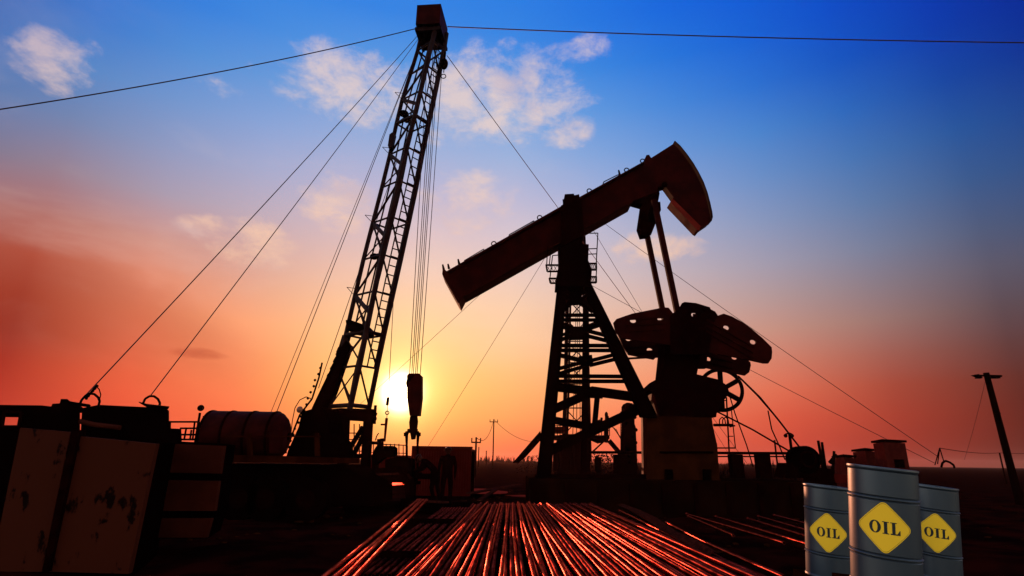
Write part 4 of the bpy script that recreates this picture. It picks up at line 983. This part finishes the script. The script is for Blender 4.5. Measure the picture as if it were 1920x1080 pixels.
m = MB().prism([(1530,876),(1560,880),(1572,925),(1530,925)], 24, 1.0)
tag(m.build('valve_box', 'dark', None, ground_pt(1550, 24)), "dark boxy valve housing right of the drive motor", "box")
# ------------------------------------------------------------------ evening haze
hm = bpy.data.materials.new("evening_haze"); hm.use_nodes = True; hn = hm.node_tree; hn.nodes.clear()
vp = hn.nodes.new("ShaderNodeVolumePrincipled"); vp.inputs["Color"].default_value = (1, .5, .36, 1); vp.inputs["Density"].default_value = .00011; vp.inputs["Anisotropy"].default_value = .6
ho = hn.nodes.new("ShaderNodeOutputMaterial"); hn.links.new(vp.outputs[0], ho.inputs["Volume"])
tag(MB().box(-4100, -4100, -1.2, 4100, 4100, 45).build('haze', hm), "thin warm evening haze over the whole yard", "haze", kind='stuff')
# ------------------------------------------------------------------ oil barrels on a sloping block
def letters():
    polys = []
    def rect(x0, y0, x1, y1):
        n = max(1, int(abs(x1 - x0) / .05)); 
        for i in range(n): a = x0 + (x1 - x0) * i / n; b = x0 + (x1 - x0) * (i + 1) / n; polys.append([(a, y0), (b, y0), (b, y1), (a, y1)])
    k = 32                                               # O
    for i in range(k):
        t, s = 2 * PI * i / k, 2 * PI * (i + 1) / k
        polys.append([(-.62 + .40 * math.cos(t), .36 * math.sin(t)), (-.62 + .40 * math.cos(s), .36 * math.sin(s)), (-.62 + .175 * math.cos(s), .305 * math.sin(s)), (-.62 + .175 * math.cos(t), .305 * math.sin(t))])
    rect(-.02, -.30, .20, .30); rect(-.13, .30, .31, .35); rect(-.13, -.35, .31, -.30)       # I
    rect(.52, -.30, .74, .30); rect(.41, .30, .85, .35); rect(.41, -.35, 1.08, -.28)         # L
    polys.append([(.86, -.28), (1.08, -.28), (1.08, -.08), (1.03, -.08)])
    return polys
def barrel(loc, R0, Hh, tilt_dir, spin, label):
    root = thing("oil_barrel", label, "barrel", loc)
    root.rotation_mode = 'QUATERNION'
    up = tilt_dir.normalized(); root.rotation_quaternion = Vector((0, 0, 1)).rotation_difference(up)
    prof = [(0, .9), (.0, 1.0), (.012, 1.025), (.028, 1.025), (.036, 1.0)]
    z1 = Hh * .735; z2 = Hh * .258
    body = [(R0 * .93, .01), (R0 * 1.02, .0), (R0 * 1.035, .012), (R0 * 1.02, .03), (R0, .036)]
    for zc in (z2, z1):
        body += [(R0, zc - .026), (R0 * .965, zc - .015), (R0 * 1.0, zc - .011), (R0 * 1.03, zc - .004), (R0 * 1.03, zc + .004), (R0 * 1.0, zc + .011), (R0 * .965, zc + .015), (R0, zc + .026)]
    body += [(R0, Hh - .04), (R0 * .965, Hh - .034), (R0 * 1.01, Hh - .028), (R0 * 1.03, Hh - .015), (R0 * 1.025, Hh), (R0 * .985, Hh + .002), (R0 * .97, Hh - .004), (R0 * .965, Hh - .02), (0.001, Hh - .02)]
    n = 96; vs = []
    for r_, z in body:
        for i in range(n): t = 2 * PI * i / n; vs.append((r_ * math.cos(t), r_ * math.sin(t), z))
    fs = [(j * n + i, j * n + (i + 1) % n, (j + 1) * n + (i + 1) % n, (j + 1) * n + i) for j in range(len(body) - 1) for i in range(n)]
    m = MB().add(vs, fs, True); m.add([vs[i] for i in range(n)], [tuple(range(n))])
    o = m.build('drum_body', 'barrel', root, (0, 0, 0))
    for p in o.data.polygons:
        pass
    md = o.modifiers.new("es", 'EDGE_SPLIT'); md.split_angle = math.radians(28)
    mc = MB().tube((R0 * .5, R0 * .3, Hh - .02), (R0 * .5, R0 * .3, Hh - .004), .035, n=16); mc.build('bung_cap', 'dark', root, (0, 0, 0))
    # diamond label wrapped on the drum
    zc = (z1 + z2) / 2 + .003; S = (z1 - z2) / 2 - .014
    def wrap(x, y, r_, kx_=1.0): a = spin + x * kx_ / R0; return (r_ * math.sin(a), -r_ * math.cos(a), zc + y)
    def half(x, s, cr=.16):                               # half height of a rounded diamond at x
        ax_ = abs(x) / s
        if ax_ >= 1: return 0
        h = 1 - ax_
        k = cr
        # round the top and the side corners
        if ax_ < k: h = 1 - k + math.sqrt(max(0, 1 - (ax_ / k) ** 2 * .5)) * k - k * (1 - .7071) * 1.0 + (0)
        h = min(h, 1 - k * .41)
        if h < k: h = math.sqrt(max(0, k * k - max(0, (ax_ - (1 - k))) ** 2 * 1.0)) if ax_ > 1 - k else h
        return h * s
    def outline(s, c=.22, n_=9):
        # rounded diamond outline by arcs at four corners
        pts = []; s2 = s * (1 - c); rc = s * c / math.sqrt(2) * 1.0
        for q in range(4):
            cx, cy = math.cos(q * PI / 2) * (s - rc * math.sqrt(2)), math.sin(q * PI / 2) * (s - rc * math.sqrt(2))
            for i in range(n_): a = q * PI / 2 - PI / 4 + (PI / 2) * i / (n_ - 1); pts.append((cx + rc * math.cos(a), cy + rc * math.sin(a)))
        return pts
    def span(pts, x):
        ys = []
        for (x0, y0), (x1, y1) in zip(pts, pts[1:] + pts[:1]):
            if (x0 - x) * (x1 - x) <= 0 and abs(x1 - x0) > 1e-9: ys.append(y0 + (y1 - y0) * (x - x0) / (x1 - x0))
        return (min(ys), max(ys)) if ys else (0, 0)
    S1 = S * .99
    o1 = outline(S1, .26); xm = max(p[0] for p in o1); kx = 60; vs = []; fs = []
    for i in range(kx + 1):
        x = xm * math.sin(-PI / 2 + PI * i / kx) * .9999; a, b = span(o1, x); vs += [wrap(x, a, R0 + .0025), wrap(x, b, R0 + .0025)]
    fs = [(2 * i, 2 * i + 2, 2 * i + 3, 2 * i + 1) for i in range(kx)]
    lb = MB().add(vs, fs, True).build('diamond_label', 'yellow', root, (0, 0, 0))
    bo = outline(S1 * .955, .25, 9); bi = outline(S1 * .943, .25, 9)
    def dens(pts, k=6): return [(a[0] + (b[0] - a[0]) * i / k, a[1] + (b[1] - a[1]) * i / k) for a, b in zip(pts, pts[1:] + pts[:1]) for i in range(k)]
    bo = dens(bo); bi = dens(bi); nn = len(bo)
    MB().add([wrap(*p, R0 + .0036) for p in bo] + [wrap(*p, R0 + .0036) for p in bi], [(i, (i + 1) % nn, nn + (i + 1) % nn, nn + i) for i in range(nn)]).build('border_line', 'ink', lb, (0, 0, 0))
    m = MB(); k_ = S1 * .49
    for pl_ in letters(): m.add([wrap((x - .0) * k_, y * k_ * 1.32, R0 + .004) for x, y in pl_], [tuple(range(len(pl_)))])
    m.build('oil_lettering', 'ink', lb, (0, 0, 0))
    return root
def place_barrel(uc, vt, vb, wpx, spin, lab):
    # tilt in the plane across the line of sight so the drum stands square to the eye, on the sloping block
    R0 = .29
    c = ray(uc, (vt + vb) / 2); axial = 2 * R0 * F / wpx
    r_ = ray(uc, vt); 
    # depth along the optical axis
    ptop = Vector((0, 0, CAMZ)) + ray(uc, vt) * axial
    upw = Vector((0, 0, 1)); look = Vector((ptop.x, ptop.y, 0)).normalized()
    # choose roll about the horizontal line of sight so the projected axis is upright in the picture
    best = None
    for k in range(-300, 301):
        a = math.radians(k / 15); d = Matrix.Rotation(a, 3, look) @ upw
        q = ptop - d * .9
        cc = CR.transposed() @ (q - Vector((0, 0, CAMZ))); u = 960 + F * cc.x / -cc.z
        if best is None or abs(u - uc) < best[0]: best = (abs(u - uc), d, a)
    d = best[1]
    d = Matrix.Rotation(best[2] * .75, 3, look) @ upw
    lo, hi = .3, 2.0
    for _ in range(30):
        h = (lo + hi) / 2; cc = CR.transposed() @ (ptop - d * h - Vector((0, 0, CAMZ))); v = 540 + F * cc.y / cc.z
        if v < vb: lo = h
        else: hi = h
    base = ptop - d * h
    yaw = math.atan2(ptop.x, ptop.y)
    return barrel(base, R0, h, d, -yaw + spin, lab), base, d, h
bars = [place_barrel(1653, 876, 1097, 111, 0, "foremost and largest grey oil barrel with a yellow OIL diamond"),
        place_barrel(1551, 911, 1082, 79, -.05, "grey oil barrel set back to the left of the foremost one, yellow OIL diamond"),
        place_barrel(1748, 911, 1082, 77, .06, "grey oil barrel set back to the right of the foremost one, yellow OIL diamond")]
for (rt_, base, d, h), lab in zip(bars, ("sloping concrete block under the foremost grey barrel", "sloping concrete block under the grey barrel set back left", "sloping concrete block under the grey barrel set back right")):
    z = Vector(d); xx = Vector((1, 0, 0)); xx = (xx - z * xx.dot(z)).normalized(); yy = z.cross(xx)
    tp_ = [base + xx * (.33 * i) + yy * (.33 * j) - z * .003 for i, j in ((-1, -1), (1, -1), (1, 1), (-1, 1))]
    bt = [Vector((p.x + (p.x - base.x) * .1, p.y + (p.y - base.y) * .1, -.05)) for p in tp_]
    tag(MB().add(bt + tp_, [(3, 2, 1, 0), (4, 5, 6, 7), (0, 1, 5, 4), (1, 2, 6, 5), (2, 3, 7, 6), (3, 0, 4, 7)]).build('concrete_block', 'conc', None, (base.x, base.y, 0)), lab, "block")
for o in bpy.data.objects:
    if '_o' in o: del o['_o']
